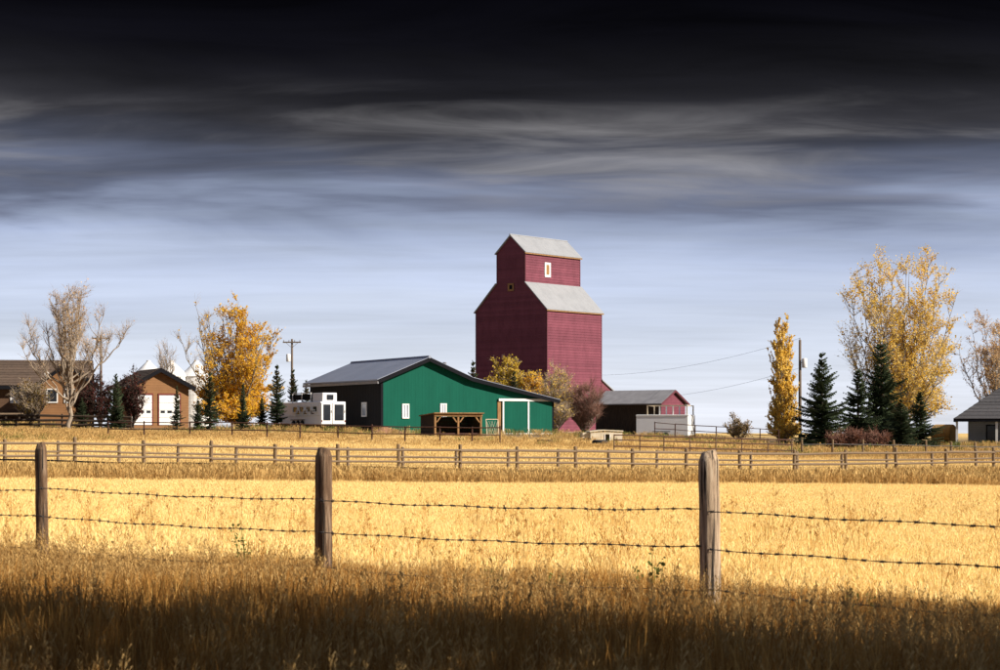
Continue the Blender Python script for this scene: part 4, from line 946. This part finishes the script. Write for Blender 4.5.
rail_fence('paddock_fence', 'lower grey rail fence just behind the tall post and rail fence',
           [-60, -2, 58, 119, 178, 236, 292, 348, 403, 456, 508, 558, 609, 657, 704, 751, 797, 842, 887, 932, 976, 1020],
           (PX(40, 78.2), 78.2), (PX(970, 93.5), 93.5), 1.02, (0.94, 0.62), 0.07, 0.04, 'grey_wood', 'grey_wood', (0.6, 4, 0.3), seed=5)
rail_fence('board_fence', 'dark brown three rail fence in front of the brown house', list(range(-30, 132, 23)),
           (PX(0, 143), 143), (PX(130, 143), 143), 1.1, (0.98, 0.66, 0.34), 0.07, 0.085, 'dark_wood', 'dark_wood', None, seed=7)
rail_fence('pipe_fence', 'rust brown pipe rail fence before the golden tree and green barn', [108, 144, 190, 232, 267, 300, 338, 372, 405, 440, 472, 500],
           (PX(100, 128), 128), (PX(500, 124), 124), 1.15, (1.05, 0.6), 0.05, 0.032, 'red_pipe', 'red_pipe', None, seed=9)
rail_fence('corral_fence', 'brown pipe corral rails in front of the white box trailer', [614, 640, 664, 690, 716, 742, 768, 792],
           (PX(614, 112), 112), (PX(790, 118), 118), 1.15, (1.08, 0.8, 0.45), 0.045, 0.036, 'fence_wood', 'red_pipe', None, seed=13)
rail_fence('back_corral', 'thin dark pipe rails directly beside the white box trailer', [655, 675, 695, 716, 738, 760, 779],
           (PX(650, 152), 152), (PX(780, 152), 152), 1.3, (1.25, 0.8), 0.045, 0.03, 'red_pipe', 'red_pipe', None, seed=15)
rail_fence('yard_fence', 'short brown wooden posts with thin rails below the dark spruces', [802, 832.5, 863, 894, 926, 951, 975, 1003],
           (PX(800, 122), 122), (PX(1000, 122), 122), 1.05, (0.75,), 0.075, 0.02, 'fence_wood', 'wire_grey', None, seed=17)

def pipe_line():
    Y = [(-20, 68.5, 459.5), (250, 68.5, 465), (500, 68.5, 470.5), (750, 68.5, 476), (1020, 68.5, 484)]
    pts = [Vector((PX(a, b), b, max(G(PX(a, b), b) + 0.24, PZ(c, b)))) for a, b, c in Y]
    t = empty('pipe_line', pts[2], 0, 'thin dark pipe line running low through the long brown grass', 'pipe'); o = pts[2].copy()
    P = []
    for a, b in zip(pts[:-1], pts[1:]):
        for i in range(10): P.append(a.lerp(b, i / 10))
    P = [Vector((p.x, p.y, p.z + 0.02 * math.sin(i * 0.9))) - o for i, p in enumerate(P + [pts[-1]])]
    MB().tube(P, 0.03, 8).build('pipe', MAT['charcoal_trim'], t, True)
    for i in range(2, len(P) - 1, 4):
        q = P[i]; zg = G(q.x + o.x, q.y + o.y) - o.z
        MB().tube([(q.x, q.y, zg - 0.1), (q.x, q.y, q.z - 0.02)], 0.025, 6).build('stake', MAT['dark_wood'], t)
pipe_line()

# ------------------------------------------------------------------ utility poles
def pole(px, Y, top_py, label, arm=True, tr=1, r=0.15):
    x, y, z = gl(px, Y); h = PZ(top_py, Y) - z
    t = empty('utility_pole', (x, y, z), 0, label, 'utility pole', 'utility poles')
    MB().tube([(0, 0, -0.5), (0, 0, h * 0.5), (0, 0, h)], [r, r * 0.88, r * 0.72], 12).build('shaft', MAT['pole_wood'], t, True)
    if arm:
        MB().box(-0.95, 0.95, -0.19, -0.13, h - 0.42, h - 0.28).build('crossarm', MAT['pole_wood'], t)
        for xx in (-0.85, -0.3, 0.3, 0.85): MB().tube([(xx, -0.16, h - 0.278), (xx, -0.16, h - 0.10)], [0.05, 0.035], 8).build('insulator', MAT['grey_metal'], t)
        for s in (-1, 1): MB().tube([(0, -0.17, h - 0.95), (s * 0.6, -0.16, h - 0.42)], 0.022, 5).build('brace', MAT['grey_metal'], t)
    else:
        MB().tube([(0, 0, h + 0.003), (0, 0, h + 0.2)], [0.05, 0.035], 8).build('insulator', MAT['grey_metal'], t)
    if tr:
        c = Vector((tr * 0.38, -0.05, h - 2.4))
        MB().tube([c, c + Vector((0, 0, 0.05)), c + Vector((0, 0, 0.75)), c + Vector((0, 0, 0.82))], [0.2, 0.23, 0.23, 0.16], 14).build('transformer', MAT['white_paint'], t, True)
        MB().box(min(0.1 * tr, tr * 0.2), max(0.1 * tr, tr * 0.2), -0.08, -0.02, h - 2.0, h - 1.93).build('bracket', MAT['grey_metal'], t)
    return Vector((x, y, z + h))
p1 = pole(292, 205, 339, 'wooden utility pole with crossarm left of the barn roof', True, -1)
p2 = pole(800, 168, 340, 'wooden utility pole beside the golden columnar poplar', False, 1)
p3 = pole(101, 205, 335, 'wooden utility pole behind the bare tree at left', True, 0)
p4 = pole(566, 262, 375, 'wooden utility pole hidden behind the grain elevator', True, 0)
def cable(a, b, sag, label, off=(0, 0, 0)):
    a = a + Vector(off); b = b + Vector(off); P = []
    for i in range(25):
        s = i / 24; q = a.lerp(b, s); q.z -= sag * 4 * s * (1 - s); P.append(q - a)
    t = empty('power_line', a, 0, label, 'cable'); MB().tube(P, 0.011, 5).build('wire', MAT['charcoal_trim'], t)
cable(p2, p4, 1.2, 'upper thin power line from the poplar pole to the elevator', (0, 0, 0.15))
cable(p2, p4, 1.6, 'lower thin power line from the poplar pole to the elevator', (0, 0, -2.4))

# ------------------------------------------------------------------ trees
def orth(rs): return Vector((rs.gauss(0, 1), rs.gauss(0, 1), rs.gauss(0, 1))).normalized()
def tri_tube(V, Fc, a, b, ra, rb, n=3):
    t = (b - a); L_ = t.length
    if L_ < 1e-6: return
    t = t / L_; u = t.cross(Vector((0, 0, 1)) if abs(t.z) < 0.9 else Vector((1, 0, 0))).normalized(); w = t.cross(u); k = len(V)
    for q, r in ((a, ra), (b, rb)):
        for j in range(n):
            an = 6.2832 * j / n; V.append(tuple(q + (u * math.cos(an) + w * math.sin(an)) * r))
    for j in range(n): Fc.append((k + j, k + (j + 1) % n, k + n + (j + 1) % n, k + n + j))
def add_leaf(V, Fc, p, s, rs):
    a = orth(rs); b = a.cross(orth(rs))
    if b.length < 1e-3: return
    b.normalize(); k = len(V); a = a * s * 0.5; b = b * s * 0.40
    V += [tuple(p - a), tuple(p + b), tuple(p + a), tuple(p - b)]; Fc.append((k, k + 1, k + 2, k + 3))
def bez(p0, p1, p2, s): return p0 * (1 - s) ** 2 + p1 * 2 * s * (1 - s) + p2 * s * s
def deciduous(name, label, px, Y, plumes, leaf_m, twig_m, bark_m, seed, leaf=0.2, tr=0.17, fork=0.22, nsec=18, ntw=9, nleaf=5, both=True, cat='tree',
              group=None, twr=0.012, rise=1.0, tl=1.0, start=0.2):
    """plumes: (tip column, tip row, width in px, leaf density); each is a limb that carries its own ascending branches"""
    rs = random.Random(seed); k = Y / F; x, y, z = gl(px, Y)
    t = empty(name, (x, y, z), 0, label, cat, group)
    H = max(PZ(p[1], Y) - z for p in plumes)
    tv, tf = [], []; wv, wf = [], []; lv, lf = [], []
    PL = []
    for (tx, ty, w, ld) in plumes:
        dx = (tx - px) * k; h = PZ(ty, Y) - z; hw = w * k / 2
        dy = rs.uniform(-1, 1) * (0.35 * abs(dx) + hw * 0.6); PL.append((dx, dy, h, hw, ld))
        if both:
            PL.append((dx * rs.uniform(0.3, 0.85), -dy + rs.choice((-1, 1)) * (abs(dx) * 0.7 + hw * 0.4), h * rs.uniform(0.86, 0.97), hw, ld))
    PL.sort(key=lambda p: abs(p[0]))
    for i, (dx, dy, h, hw, ld) in enumerate(PL):
        h0 = (0.0 if i == 0 else fork * H * rs.uniform(0.35, 1.25)); P0 = Vector((0, 0, h0 - (0.3 if i == 0 else 0))); P2 = Vector((dx, dy, h))
        P1 = Vector((dx * 0.72, dy * 0.72, h0 + (h - h0) * 0.36))
        n = 12; pts = [bez(P0, P1, P2, s / n) + (orth(rs) * 0.012 * h if 0 < s < n else Vector()) for s in range(n + 1)]
        r0 = tr if i == 0 else tr * rs.uniform(0.28, 0.46)
        for a in range(n):
            ra, rb = r0 * (1 - a / n) ** 0.85 + 0.014, r0 * (1 - (a + 1) / n) ** 0.85 + 0.012
            tri_tube(tv, tf, pts[a], pts[a + 1], ra, rb, 7)
        for q in range(nsec):
            s = start + (1 - start) * rs.random() ** 0.85; f = s * n; a = min(int(f), n - 1); p = pts[a].lerp(pts[a + 1], f - a)
            e = (s - start) / (1 - start); wp = hw * (0.25 + 0.75 * math.sin(math.pi * min(1, 0.15 + 0.85 * e) ** 0.9)) * rs.uniform(0.45, 1.1)
            an = rs.uniform(0, 6.283); up = (wp * rs.uniform(0.8, 1.7) + 0.25) * rise
            q1 = p + Vector((math.cos(an) * wp, math.sin(an) * wp, up)); q1.z = min(q1.z, max(h - rs.uniform(0.2, 0.8), p.z + 0.15)); qm = p.lerp(q1, 0.5) + Vector((math.cos(an), math.sin(an), -0.6)) * wp * 0.12
            tri_tube(tv, tf, p, qm, 0.030, 0.020, 4); tri_tube(tv, tf, qm, q1, 0.020, 0.008, 4)
            for m in range(ntw):
                s2 = rs.uniform(0.15, 1.0); b = (p.lerp(qm, s2 * 2) if s2 < 0.5 else qm.lerp(q1, s2 * 2 - 1))
                d = ((q1 - p).normalized() * 0.7 + orth(rs) * 0.65 + Vector((0, 0, 0.45 * rise))).normalized(); L_ = rs.uniform(0.3, 0.95) * tl
                c = b + d * L_; tri_tube(wv, wf, b, c, twr, twr * 0.4)
                for _ in range(2):
                    b2 = b.lerp(c, rs.uniform(0.3, 0.9)); c2 = b2 + (d + orth(rs) * 0.7).normalized() * L_ * rs.uniform(0.3, 0.6); tri_tube(wv, wf, b2, c2, twr * 0.7, twr * 0.35)
                nl = int(nleaf * ld + rs.random())
                for _ in range(nl): add_leaf(lv, lf, b.lerp(c, rs.uniform(0.1, 1.1)) + orth(rs) * 0.16 * rs.random() * tl, leaf * rs.uniform(0.6, 1.25), rs)
    link('trunk', np_mesh('trunk', tv, tf, MAT[bark_m], smooth=True), t)
    c = link('crown', np_mesh('crown', wv, wf, MAT[twig_m]), t)
    if lf: link('leaves', np_mesh('leaves', lv, lf, MAT[leaf_m]), c)
    return t

deciduous('bare_tree', 'nearly leafless pale tree with upswept branches before the brown house', 69, 141,
          [(70, 284, 32, 0.6), (56, 292, 22, 0.4), (84, 287, 26, 0.6), (62, 300, 30, 0.4), (45, 322, 18, 0.15), (32, 322, 20, 0.1), (24, 338, 16, 0.1), (102, 303, 24, 0.5), (112, 330, 20, 0.2), (126, 328, 22, 0.1), (78, 310, 30, 0.5)],
          'leaf_straw', 'twig_tan', 'bark_pale', 21, leaf=0.11, tr=0.17, fork=0.3, nsec=14, ntw=8, nleaf=1.8, twr=0.008, start=0.3)
deciduous('golden_tree', 'big golden leaved tree with bare upper twigs beside the garage', 236, 161,
          [(236, 300, 34, 0.7), (222, 306, 26, 0.5), (245, 312, 34, 1.2), (195, 305, 24, 0.06), (182, 332, 24, 0.05), (205, 325, 34, 0.5), (260, 322, 36, 1.2), (274, 326, 26, 0.5), (252, 340, 46, 1.6),
           (216, 340, 44, 1.4), (264, 358, 44, 1.7), (204, 366, 40, 1.3), (235, 366, 54, 1.7), (262, 384, 44, 1.7), (220, 384, 48, 1.6), (206, 394, 36, 1.3), (240, 400, 50, 1.6), (264, 404, 38, 1.5), (202, 408, 40, 1.4), (224, 412, 44, 1.6), (250, 415, 46, 1.6), (196, 385, 34, 1.0)],
          'leaf_orange', 'twig_tan', 'bark_grey', 22, leaf=0.165, tr=0.18, fork=0.08, nsec=16, ntw=9, nleaf=6.2, start=0.14, twr=0.009)
deciduous('bare_sapling', 'small leafless tree standing behind the garage roof', 167, 190, [(167, 342, 16, 0.05), (160, 350, 14, 0), (174, 352, 14, 0.05)],
          'leaf_straw', 'twig_tan', 'bark_grey', 23, leaf=0.14, tr=0.1, nsec=12, ntw=8, nleaf=1, twr=0.01)
deciduous('columnar_poplar', 'narrow golden columnar poplar with two tips beside utility pole', 784, 163,
          [(777, 318, 15, 1.8), (787, 319, 10, 1.2), (779, 326, 20, 1.8), (776, 338, 22, 1.8), (788, 338, 18, 1.6), (782, 350, 26, 1.7), (783, 362, 24, 1.8), (775, 380, 20, 1.6), (791, 380, 20, 1.6), (783, 398, 30, 1.6), (774, 410, 24, 1.4), (794, 408, 24, 1.4),
           (783, 422, 34, 1.4), (773, 428, 20, 1.2), (795, 426, 20, 1.2)],
          'leaf_gold', 'twig_tan', 'bark_grey', 24, leaf=0.155, tr=0.14, fork=0.03, nsec=17, ntw=7, nleaf=7, rise=1.7, tl=0.6, start=0.06, twr=0.009)
deciduous('tall_poplar', 'tallest golden poplar, half bare on its left, behind the dark spruces', 896, 177,
          [(926, 248, 36, 1.3), (908, 262, 34, 1.1), (942, 268, 36, 1.2), (880, 256, 36, 1.2), (861, 268, 42, 1.1), (850, 288, 38, 0.9), (868, 292, 50, 1.0), (952, 292, 32, 1.1), (918, 290, 50, 1.2),
           (890, 312, 46, 0.9), (936, 318, 52, 1.3), (952, 340, 36, 1.0), (846, 330, 34, 0.35), (858, 342, 40, 0.4), (905, 345, 54, 1.3), (940, 366, 46, 1.2), (918, 380, 50, 1.2), (948, 392, 34, 1.1), (934, 405, 44, 1.1), (898, 372, 46, 1.1)],
          'leaf_gold', 'twig_tan', 'bark_grey', 25, leaf=0.165, tr=0.2, fork=0.12, nsec=17, ntw=8, nleaf=6.4, tl=1.5, start=0.18, twr=0.008)
deciduous('thin_tree', 'thin leaved tan tree rising behind the grey house roof', 1000, 190,
          [(985, 314, 30, 0.9), (972, 328, 28, 0.6), (996, 322, 34, 0.9), (964, 348, 28, 0.5), (1012, 316, 36, 0.9), (1026, 336, 32, 0.7), (982, 348, 36, 0.8), (1000, 346, 40, 0.8)],
          'leaf_straw', 'twig_tan', 'bark_grey', 26, leaf=0.16, tr=0.18, fork=0.2, nsec=16, ntw=8, nleaf=4.6, twr=0.008, tl=1.2)
deciduous('yellow_poplar', 'yellow green leafy tree showing over the barn roof before the elevator', 510, 186,
          [(497, 364, 22, 1.2), (507, 362, 24, 1.4), (516, 363, 22, 1.4), (524, 374, 24, 1.2), (490, 376, 22, 0.9), (510, 382, 44, 1.2)],
          'leaf_yellowgreen', 'twig_tan', 'bark_grey', 27, leaf=0.2, tr=0.15, nsec=13, ntw=8, nleaf=5)
deciduous('orange_sapling', 'small orange leaved tree over the barn roof, below elevator corner', 534, 184, [(534, 375, 20, 1.2), (528, 382, 18, 1.2), (541, 380, 18, 1.1)],
          'leaf_orange', 'twig_tan', 'bark_grey', 28, leaf=0.18, tr=0.1, nsec=12, ntw=8, nleaf=4)
deciduous('tan_shrub', 'tall tan shrub with a few yellow leaves right of the barn', 556, 172,
          [(555, 368, 22, 0.8), (546, 378, 24, 0.7), (565, 374, 24, 0.5), (549, 390, 30, 0.6), (568, 388, 26, 0.4), (558, 402, 34, 0.4), (544, 404, 24, 0.4), (570, 406, 24, 0.3)],
          'leaf_gold', 'twig_tan', 'bark_grey', 29, leaf=0.15, tr=0.05, fork=0.03, nsec=19, ntw=11, nleaf=1.8, cat='shrub', twr=0.010, start=0.1)
deciduous('pink_shrub', 'pinkish leafless shrub before the lit elevator wall', 584, 172,
          [(577, 386, 20, 0.05), (590, 384, 20, 0.05), (570, 392, 18, 0.05), (599, 392, 18, 0), (583, 398, 30, 0.05), (602, 406, 16, 0.05), (572, 408, 20, 0.05)],
          'leaf_rust', 'twig_pink', 'bark_grey', 30, leaf=0.14, tr=0.05, fork=0.03, nsec=22, ntw=12, nleaf=1, cat='shrub', twr=0.009, start=0.1)
deciduous('low_bush', 'small dark bush with rusty tips left of the golden columnar poplar', 738, 150,
          [(732, 415, 8, 0.8), (741, 422, 12, 1.2), (748, 427, 10, 1.0), (727, 427, 10, 1.0), (738, 430, 20, 1.4)],
          'leaf_olive', 'twig_tan', 'bark_dark', 31, leaf=0.13, tr=0.05, fork=0.1, nsec=9, ntw=7, nleaf=2.0, cat='shrub', tl=0.6)
for i, (px, w, top, lab) in enumerate(((100, 26, 380, 'dark purple leaved shrub beside the bare tree trunk'), (133, 26, 376, 'dark purple leaved shrub at the left corner of the garage'), (84, 22, 388, 'dark purple shrub under the tan gable of the brown house'))):
    deciduous('purple_shrub', lab, px, 147, [(px, top, w * 0.8, 1.3), (px - w * 0.35, top + 9, w * 0.6, 1.2), (px + w * 0.35, top + 8, w * 0.6, 1.2), (px, top + 16, w, 1.3)],
              'leaf_purple', 'bark_dark', 'bark_dark', 40 + i, leaf=0.16, tr=0.07, fork=0.08, nsec=11, ntw=8, nleaf=2.4, cat='shrub', group='purple shrubs by the houses', tl=0.9, start=0.1)
deciduous('olive_shrub', 'olive and yellow shrub before the windows of the brown house', 30, 150, [(28, 384, 26, 1.0), (40, 386, 26, 1.0), (20, 392, 24, 1.0), (48, 394, 22, 0.9)],
          'leaf_olive', 'twig_tan', 'bark_dark', 45, leaf=0.15, tr=0.06, fork=0.06, nsec=12, ntw=8, nleaf=1.8, cat='shrub', tl=0.9, start=0.1)
for i, (px, w, top, lab) in enumerate(((853, 28, 433, 'rusty brown shrub at the foot of the leftmost spruce pair'), (876, 26, 436, 'low rusty brown shrub before the tall spruce'), (836, 18, 438, 'smallest rusty shrub below the free standing spruce'))):
    deciduous('rust_shrub', lab, px, 140, [(px, top, w * 0.6, 1), (px - w * 0.35, top + 3, w * 0.5, 1), (px + w * 0.35, top + 3, w * 0.5, 1)],
              'leaf_rust', 'twig_pink', 'bark_dark', 50 + i, leaf=0.12, tr=0.04, fork=0.06, nsec=11, ntw=8, nleaf=1.6, cat='shrub', group='rusty shrubs', tl=0.7, start=0.1)

# ---- spruces
def spruce_meshes(seed, H, Rr, bare_top=0.0):
    rs = random.Random(seed); tv, tf = [], []; nv, nf = [], []; pv, pf = [], []
    for a in range(10): tri_tube(tv, tf, Vector((0, 0, H * a / 10 - 0.2 * (a == 0))), Vector((0, 0, H * (a + 1) / 10)), 0.15 * (1 - a / 10) + 0.015, 0.15 * (1 - (a + 1) / 10) + 0.012, 7)
    z = 0.25
    while z < H - 0.1:
        e = z / H; r = Rr * (1 - e) ** 0.82 * (0.9 + 0.2 * math.sin(z * 2.3 + seed)) + 0.10
        n = int(5 + 4 * (1 - e))
        for i in range(n):
            if rs.random() < 0.13: continue
            an = 6.283 * i / n + rs.uniform(-0.4, 0.4); L_ = r * rs.uniform(0.6, 1.2) * (1 + 0.16 * math.sin(2 * an + seed * 1.7 + z * 0.8)); d = Vector((math.cos(an), math.sin(an), 0)); side = Vector((-d.y, d.x, 0))
            sl_ = -0.28 + 0.75 * e; b = Vector((0, 0, z + rs.uniform(-0.12, 0.12))); K = max(4, int(L_ / 0.16))
            P = lambda s: b + d * (L_ * s) + Vector((0, 0, L_ * (sl_ * s + 0.22 * s * s)))
            tri_tube(tv, tf, P(0), P(0.9), 0.022, 0.006, 3)
            for k in range(K):
                s = (k + 0.6) / K; p = P(s); ln = (0.10 + 0.34 * L_ * (1 - s) * rs.uniform(0.7, 1.2)) if s < 0.98 else 0.15
                V_, F_ = (pv, pf) if (e > 1 - bare_top and rs.random() < 0.5) else (nv, nf)
                for sg in (-1, 1):
                    q = p + side * sg * ln + d * ln * 0.55 + Vector((0, 0, -ln * rs.uniform(0.15, 0.55))); wv = d * 0.07 + Vector((0, 0, 0.035))
                    m = len(V_); V_ += [tuple(p - wv), tuple(p + wv), tuple(q + wv * 0.35), tuple(q - wv * 0.35)]; F_.append((m, m + 1, m + 2, m + 3))
                    q2 = p + side * sg * ln * 0.6 + d * 0.05 + Vector((0, 0, -0.10 - 0.22 * ln)); wv = side * 0.05 + Vector((0, 0, 0.06))
                    m = len(V_); V_ += [tuple(p - wv), tuple(p + wv), tuple(q2 + wv * 0.4), tuple(q2 - wv * 0.4)]; F_.append((m, m + 1, m + 2, m + 3))
        z += 0.27 + 0.10 * rs.random()
    for i in range(10):
        an = rs.uniform(0, 6.28); p = Vector((0, 0, H - 0.05 * i)); q = p + Vector((math.cos(an) * 0.14, math.sin(an) * 0.14, 0.12)); m = len(nv)
        nv += [tuple(p - Vector((0, 0, 0.04))), tuple(p + Vector((0, 0, 0.04))), tuple(q + Vector((0, 0, 0.02))), tuple(q - Vector((0, 0, 0.02)))]; nf.append((m, m + 1, m + 2, m + 3))
    return np_mesh('trunk', tv, tf, MAT['bark_dark']), np_mesh('crown', nv, nf, MAT['needle']), (np_mesh('brown_tips', pv, pf, MAT['needle_tip']) if pf else None)
SPR = [spruce_meshes(1, 8.0, 2.75), spruce_meshes(2, 8.0, 2.4), spruce_meshes(3, 7.0, 1.7, 0.45), spruce_meshes(4, 8.0, 2.8)]
SPH = [8.0, 8.0, 7.0, 8.0]
def spruce(px, Y, top_py, v, wide, label, rz, base=None):
    x, y, z = gl(px, Y); h = PZ(top_py, Y) - z; s = h / SPH[v]
    t = empty('spruce_tree', (x, y, z), rz, label, 'spruce', 'spruce trees'); 
    tm, cm, pm = SPR[v]
    a = link('trunk', tm, t); c = link('crown', cm, t)
    for o in (a, c): o.scale = (s * wide, s * wide, s)
    if pm: b = link('brown_tips', pm, c)
    return t
spruce(822, 160, 353, 0, 1.12, 'full dark spruce standing free beside the utility pole', 0.3)
spruce(858, 165, 370, 1, 1.4, 'smaller dark spruce between the free standing and the tallest spruce', 1.7)
spruce(881, 168, 341, 3, 1.08, 'tallest dark spruce in front of the big golden poplar', 2.9)
spruce(920, 164, 392, 1, 1.65, 'low dark spruce under the golden poplar, nearest the hay bale', 0.9)
spruce(901, 160, 400, 0, 1.6, 'broad low spruce between the tallest spruce and the hay bale', 3.9)
spruce(277, 152, 365, 2, 0.95, 'slim spruce with brownish top before the horse trailer nose', 0.4)
spruce(293, 166, 369, 2, 0.85, 'slim spruce right behind the horse trailer, below the utility pole', 2.4)
spruce(306.5, 176, 380, 2, 0.8, 'smallest spruce tip between the pole and the black barn wall', 4.4)
spruce(243, 146, 384, 1, 0.75, 'dark spruce in the middle of the golden tree', 1.1)
spruce(210, 144, 372, 2, 1.0, 'slim spruce at the left side of the golden tree', 3.3)
spruce(198, 146, 398, 0, 0.9, 'low bushy spruce between the garage and the golden tree', 2.2)
spruce(177, 143, 386, 2, 0.8, 'slim spruce in front of the right garage door', 5.2)
spruce(116, 143, 374, 1, 0.85, 'dark spruce between the purple shrubs', 0.7)
spruce(82, 145, 398, 0, 0.9, 'low spruce to the right of the bare tree trunk', 1.9)
spruce(473, 190, 361, 2, 0.9, 'slim yellowish spruce tip over the barn roof left of the elevator', 3.0)
spruce(514, 182, 371, 2, 0.9, 'small spruce among yellow leaves over the barn roof', 1.0)
spruce(262, 158, 396, 0, 0.8, 'low dark spruce left of the horse trailer', 4.1)

# trees added unseen, right of and behind the camera, to shade the verge
def shade_casters():
    rs = random.Random(77)
    for i, y in enumerate(np.arange(-15, 4.6, 1.93)):
        t = empty('shade_caster_spruce', (12.0 + rs.uniform(-0.5, 0.5), float(y), 0), rs.uniform(0, 6), 'dense spruce added out of view on the right to shade the verge', 'spruce', 'added shade trees')
        s = rs.uniform(1.8, 2.1) if y < 1.5 else rs.uniform(1.45, 1.6); tm, cm, pm = SPR[3 if i % 2 else 0]
        for nm, me in (('trunk', tm), ('crown', cm)):
            o = link(nm, me, t); o.scale = (s * 0.8, s * 0.8, s)
shade_casters()
def shade_caster_fringe():  # thinner trees added out of view to soften the edge of that shade
    for i, (Y, h, ld) in enumerate(((5.4, 9.5, 1.1), (6.7, 8.6, 0.8), (8.0, 6.8, 0.6), (9.4, 6.0, 0.4))):
        k = F / Y; px = 500 + 12.2 * k; py = lambda z: HZ - (z - EYE) * k
        deciduous('shade_caster_tree', ['leafy golden tree added next to the shade spruces, out of view', 'thinning golden tree added for dappled shade, out of view', 'half bare tree added for broken shade, out of view', 'nearly bare last tree of the added shade row, out of view'][i], px, Y,
                  [(px, py(h), 1.6 * k, ld), (px - 0.9 * k, py(h * 0.85), 1.5 * k, ld), (px + 0.9 * k, py(h * 0.8), 1.5 * k, ld), (px, py(h * 0.6), 2.2 * k, ld)],
                  'leaf_gold', 'twig_tan', 'bark_grey', 61 + i, leaf=0.12, tr=0.12, fork=0.12, nsec=15, ntw=8, nleaf=3, group='added shade trees', start=0.12)
shade_caster_fringe()

# ------------------------------------------------------------------ small things
def weeds():
    rs = random.Random(8)
    spots = [(490, 15.2, 570, 'leafy green weed in front of the fence, left of image centre line'), (512, 14.6, 583, 'low green weed just right of the centre weed'),
             (555, 13.9, 577, 'tall green weed in the dark grass between the two right posts'), (607, 13.8, 586, 'small green weed between the tall weed and the right post'),
             (650, 14.0, 551, 'tall green weed by the wire left of the grey post'), (245, 17.0, 523, 'pale green weed between the two left posts'), (862, 12.6, 590, 'small yellow green weed right of the grey post')]
    for px, Y, top, lab in spots:
        x, y, z = gl(px, Y); h = PZ(top - 3, Y) - z; t = empty('green_weed', (x, y, z), 0, lab, 'weed', 'green weeds along the wire fence'); st = MB(); V, Fc = [], []
        for i in range(4):
            a = rs.uniform(0, 6.28); e = Vector((math.cos(a) * 0.10, math.sin(a) * 0.10, h * rs.uniform(0.7, 1.0))); m = e * 0.5 + Vector((rs.uniform(-.02, .02), 0, 0)); st.tube([(0, 0, 0), m, e], [0.006, 0.005, 0.002], 5)
            for k in range(26):
                s = rs.uniform(0.35, 1.0); add_leaf(V, Fc, e * s + orth(rs) * 0.03, 0.034 * rs.uniform(0.6, 1.2), rs)
        st.build('stem', MAT['blade_green'], t); link('leaves', np_mesh('leaves', V, Fc, MAT['blade_green']), t)
weeds()
def yard_bits():
    rs = random.Random(3)
    # heap of earth at the barn corner
    x, y, z = gl(385, 147); mb = MB(); n, k = 20, 6
    for j in range(k):
        s = j / (k - 1)
        for i in range(n):
            a = 6.283 * i / n; r = (1.25 * (1 - s ** 1.6) + 0.02) * (1 + 0.15 * math.sin(3 * a + 1) + rs.uniform(-.07, .07)); mb.v.append((r * math.cos(a), 0.8 * r * math.sin(a), -0.1 + 0.62 * s + rs.uniform(-.03, .03)))
    for j in range(k - 1):
        for i in range(n): mb.f.append((j * n + i, j * n + (i + 1) % n, (j + 1) * n + (i + 1) % n, (j + 1) * n + i))
    mb.f.append(tuple((k - 1) * n + i for i in range(n)))
    mat('earth', (0.30, 0.155, 0.085), (0.18, 0.095, 0.055), rough=1, nscale=5, bump=0.6)
    o = mb.build('earth_heap', MAT['earth'], None, True); o.location = (x, y, z); tag(o, 'small heap of reddish earth at the black and green barn corner', 'earth heap')
    # white wire gate leaning on the barn
    Y = 146.0; x, y, z = gl(487, Y); t = empty('wire_gate', (x, y, z), R(20), 'small pale lattice gate leaning between the shelter and the sliding doors', 'gate')
    w, h = 0.95, 1.25
    for a, b in (((0, 0, 0), (0, 0.25, h)), ((w, 0, 0), (w, 0.25, h)), ((0, 0, 0.02), (w, 0, 0.02)), ((0, 0.25, h), (w, 0.25, h))): MB().tube([a, b], 0.03, 6).build('frame_bar', MAT['cream_pipe'], t)
    for i in range(5):
        s = (i + 0.5) / 5; MB().tube([(w * s, 0, 0.02), (min(w, w * s + 0.45), 0.2, h * 0.9)], 0.01, 5).build('lattice_bar', MAT['cream_pipe'], t)
        MB().tube([(w * s, 0, 0.02), (max(0, w * s - 0.45), 0.2, h * 0.9)], 0.01, 5).build('lattice_bar', MAT['cream_pipe'], t)
    # log on the grass before the sliding doors
    x, y, z = gl(545, 128); mb = MB(); mb.tube([(-0.5, 0, 0.12), (-0.2, 0.02, 0.13), (0.25, 0, 0.12), (0.5, -0.02, 0.12)], [0.13, 0.14, 0.13, 0.12], 12)
    o = mb.build('log', MAT['dark_wood'], None, True); o.location = (x, y, z); o.rotation_euler = (0, 0, 0.2); tag(o, 'short dark log lying in the grass before the sliding doors', 'log')
yard_bits()
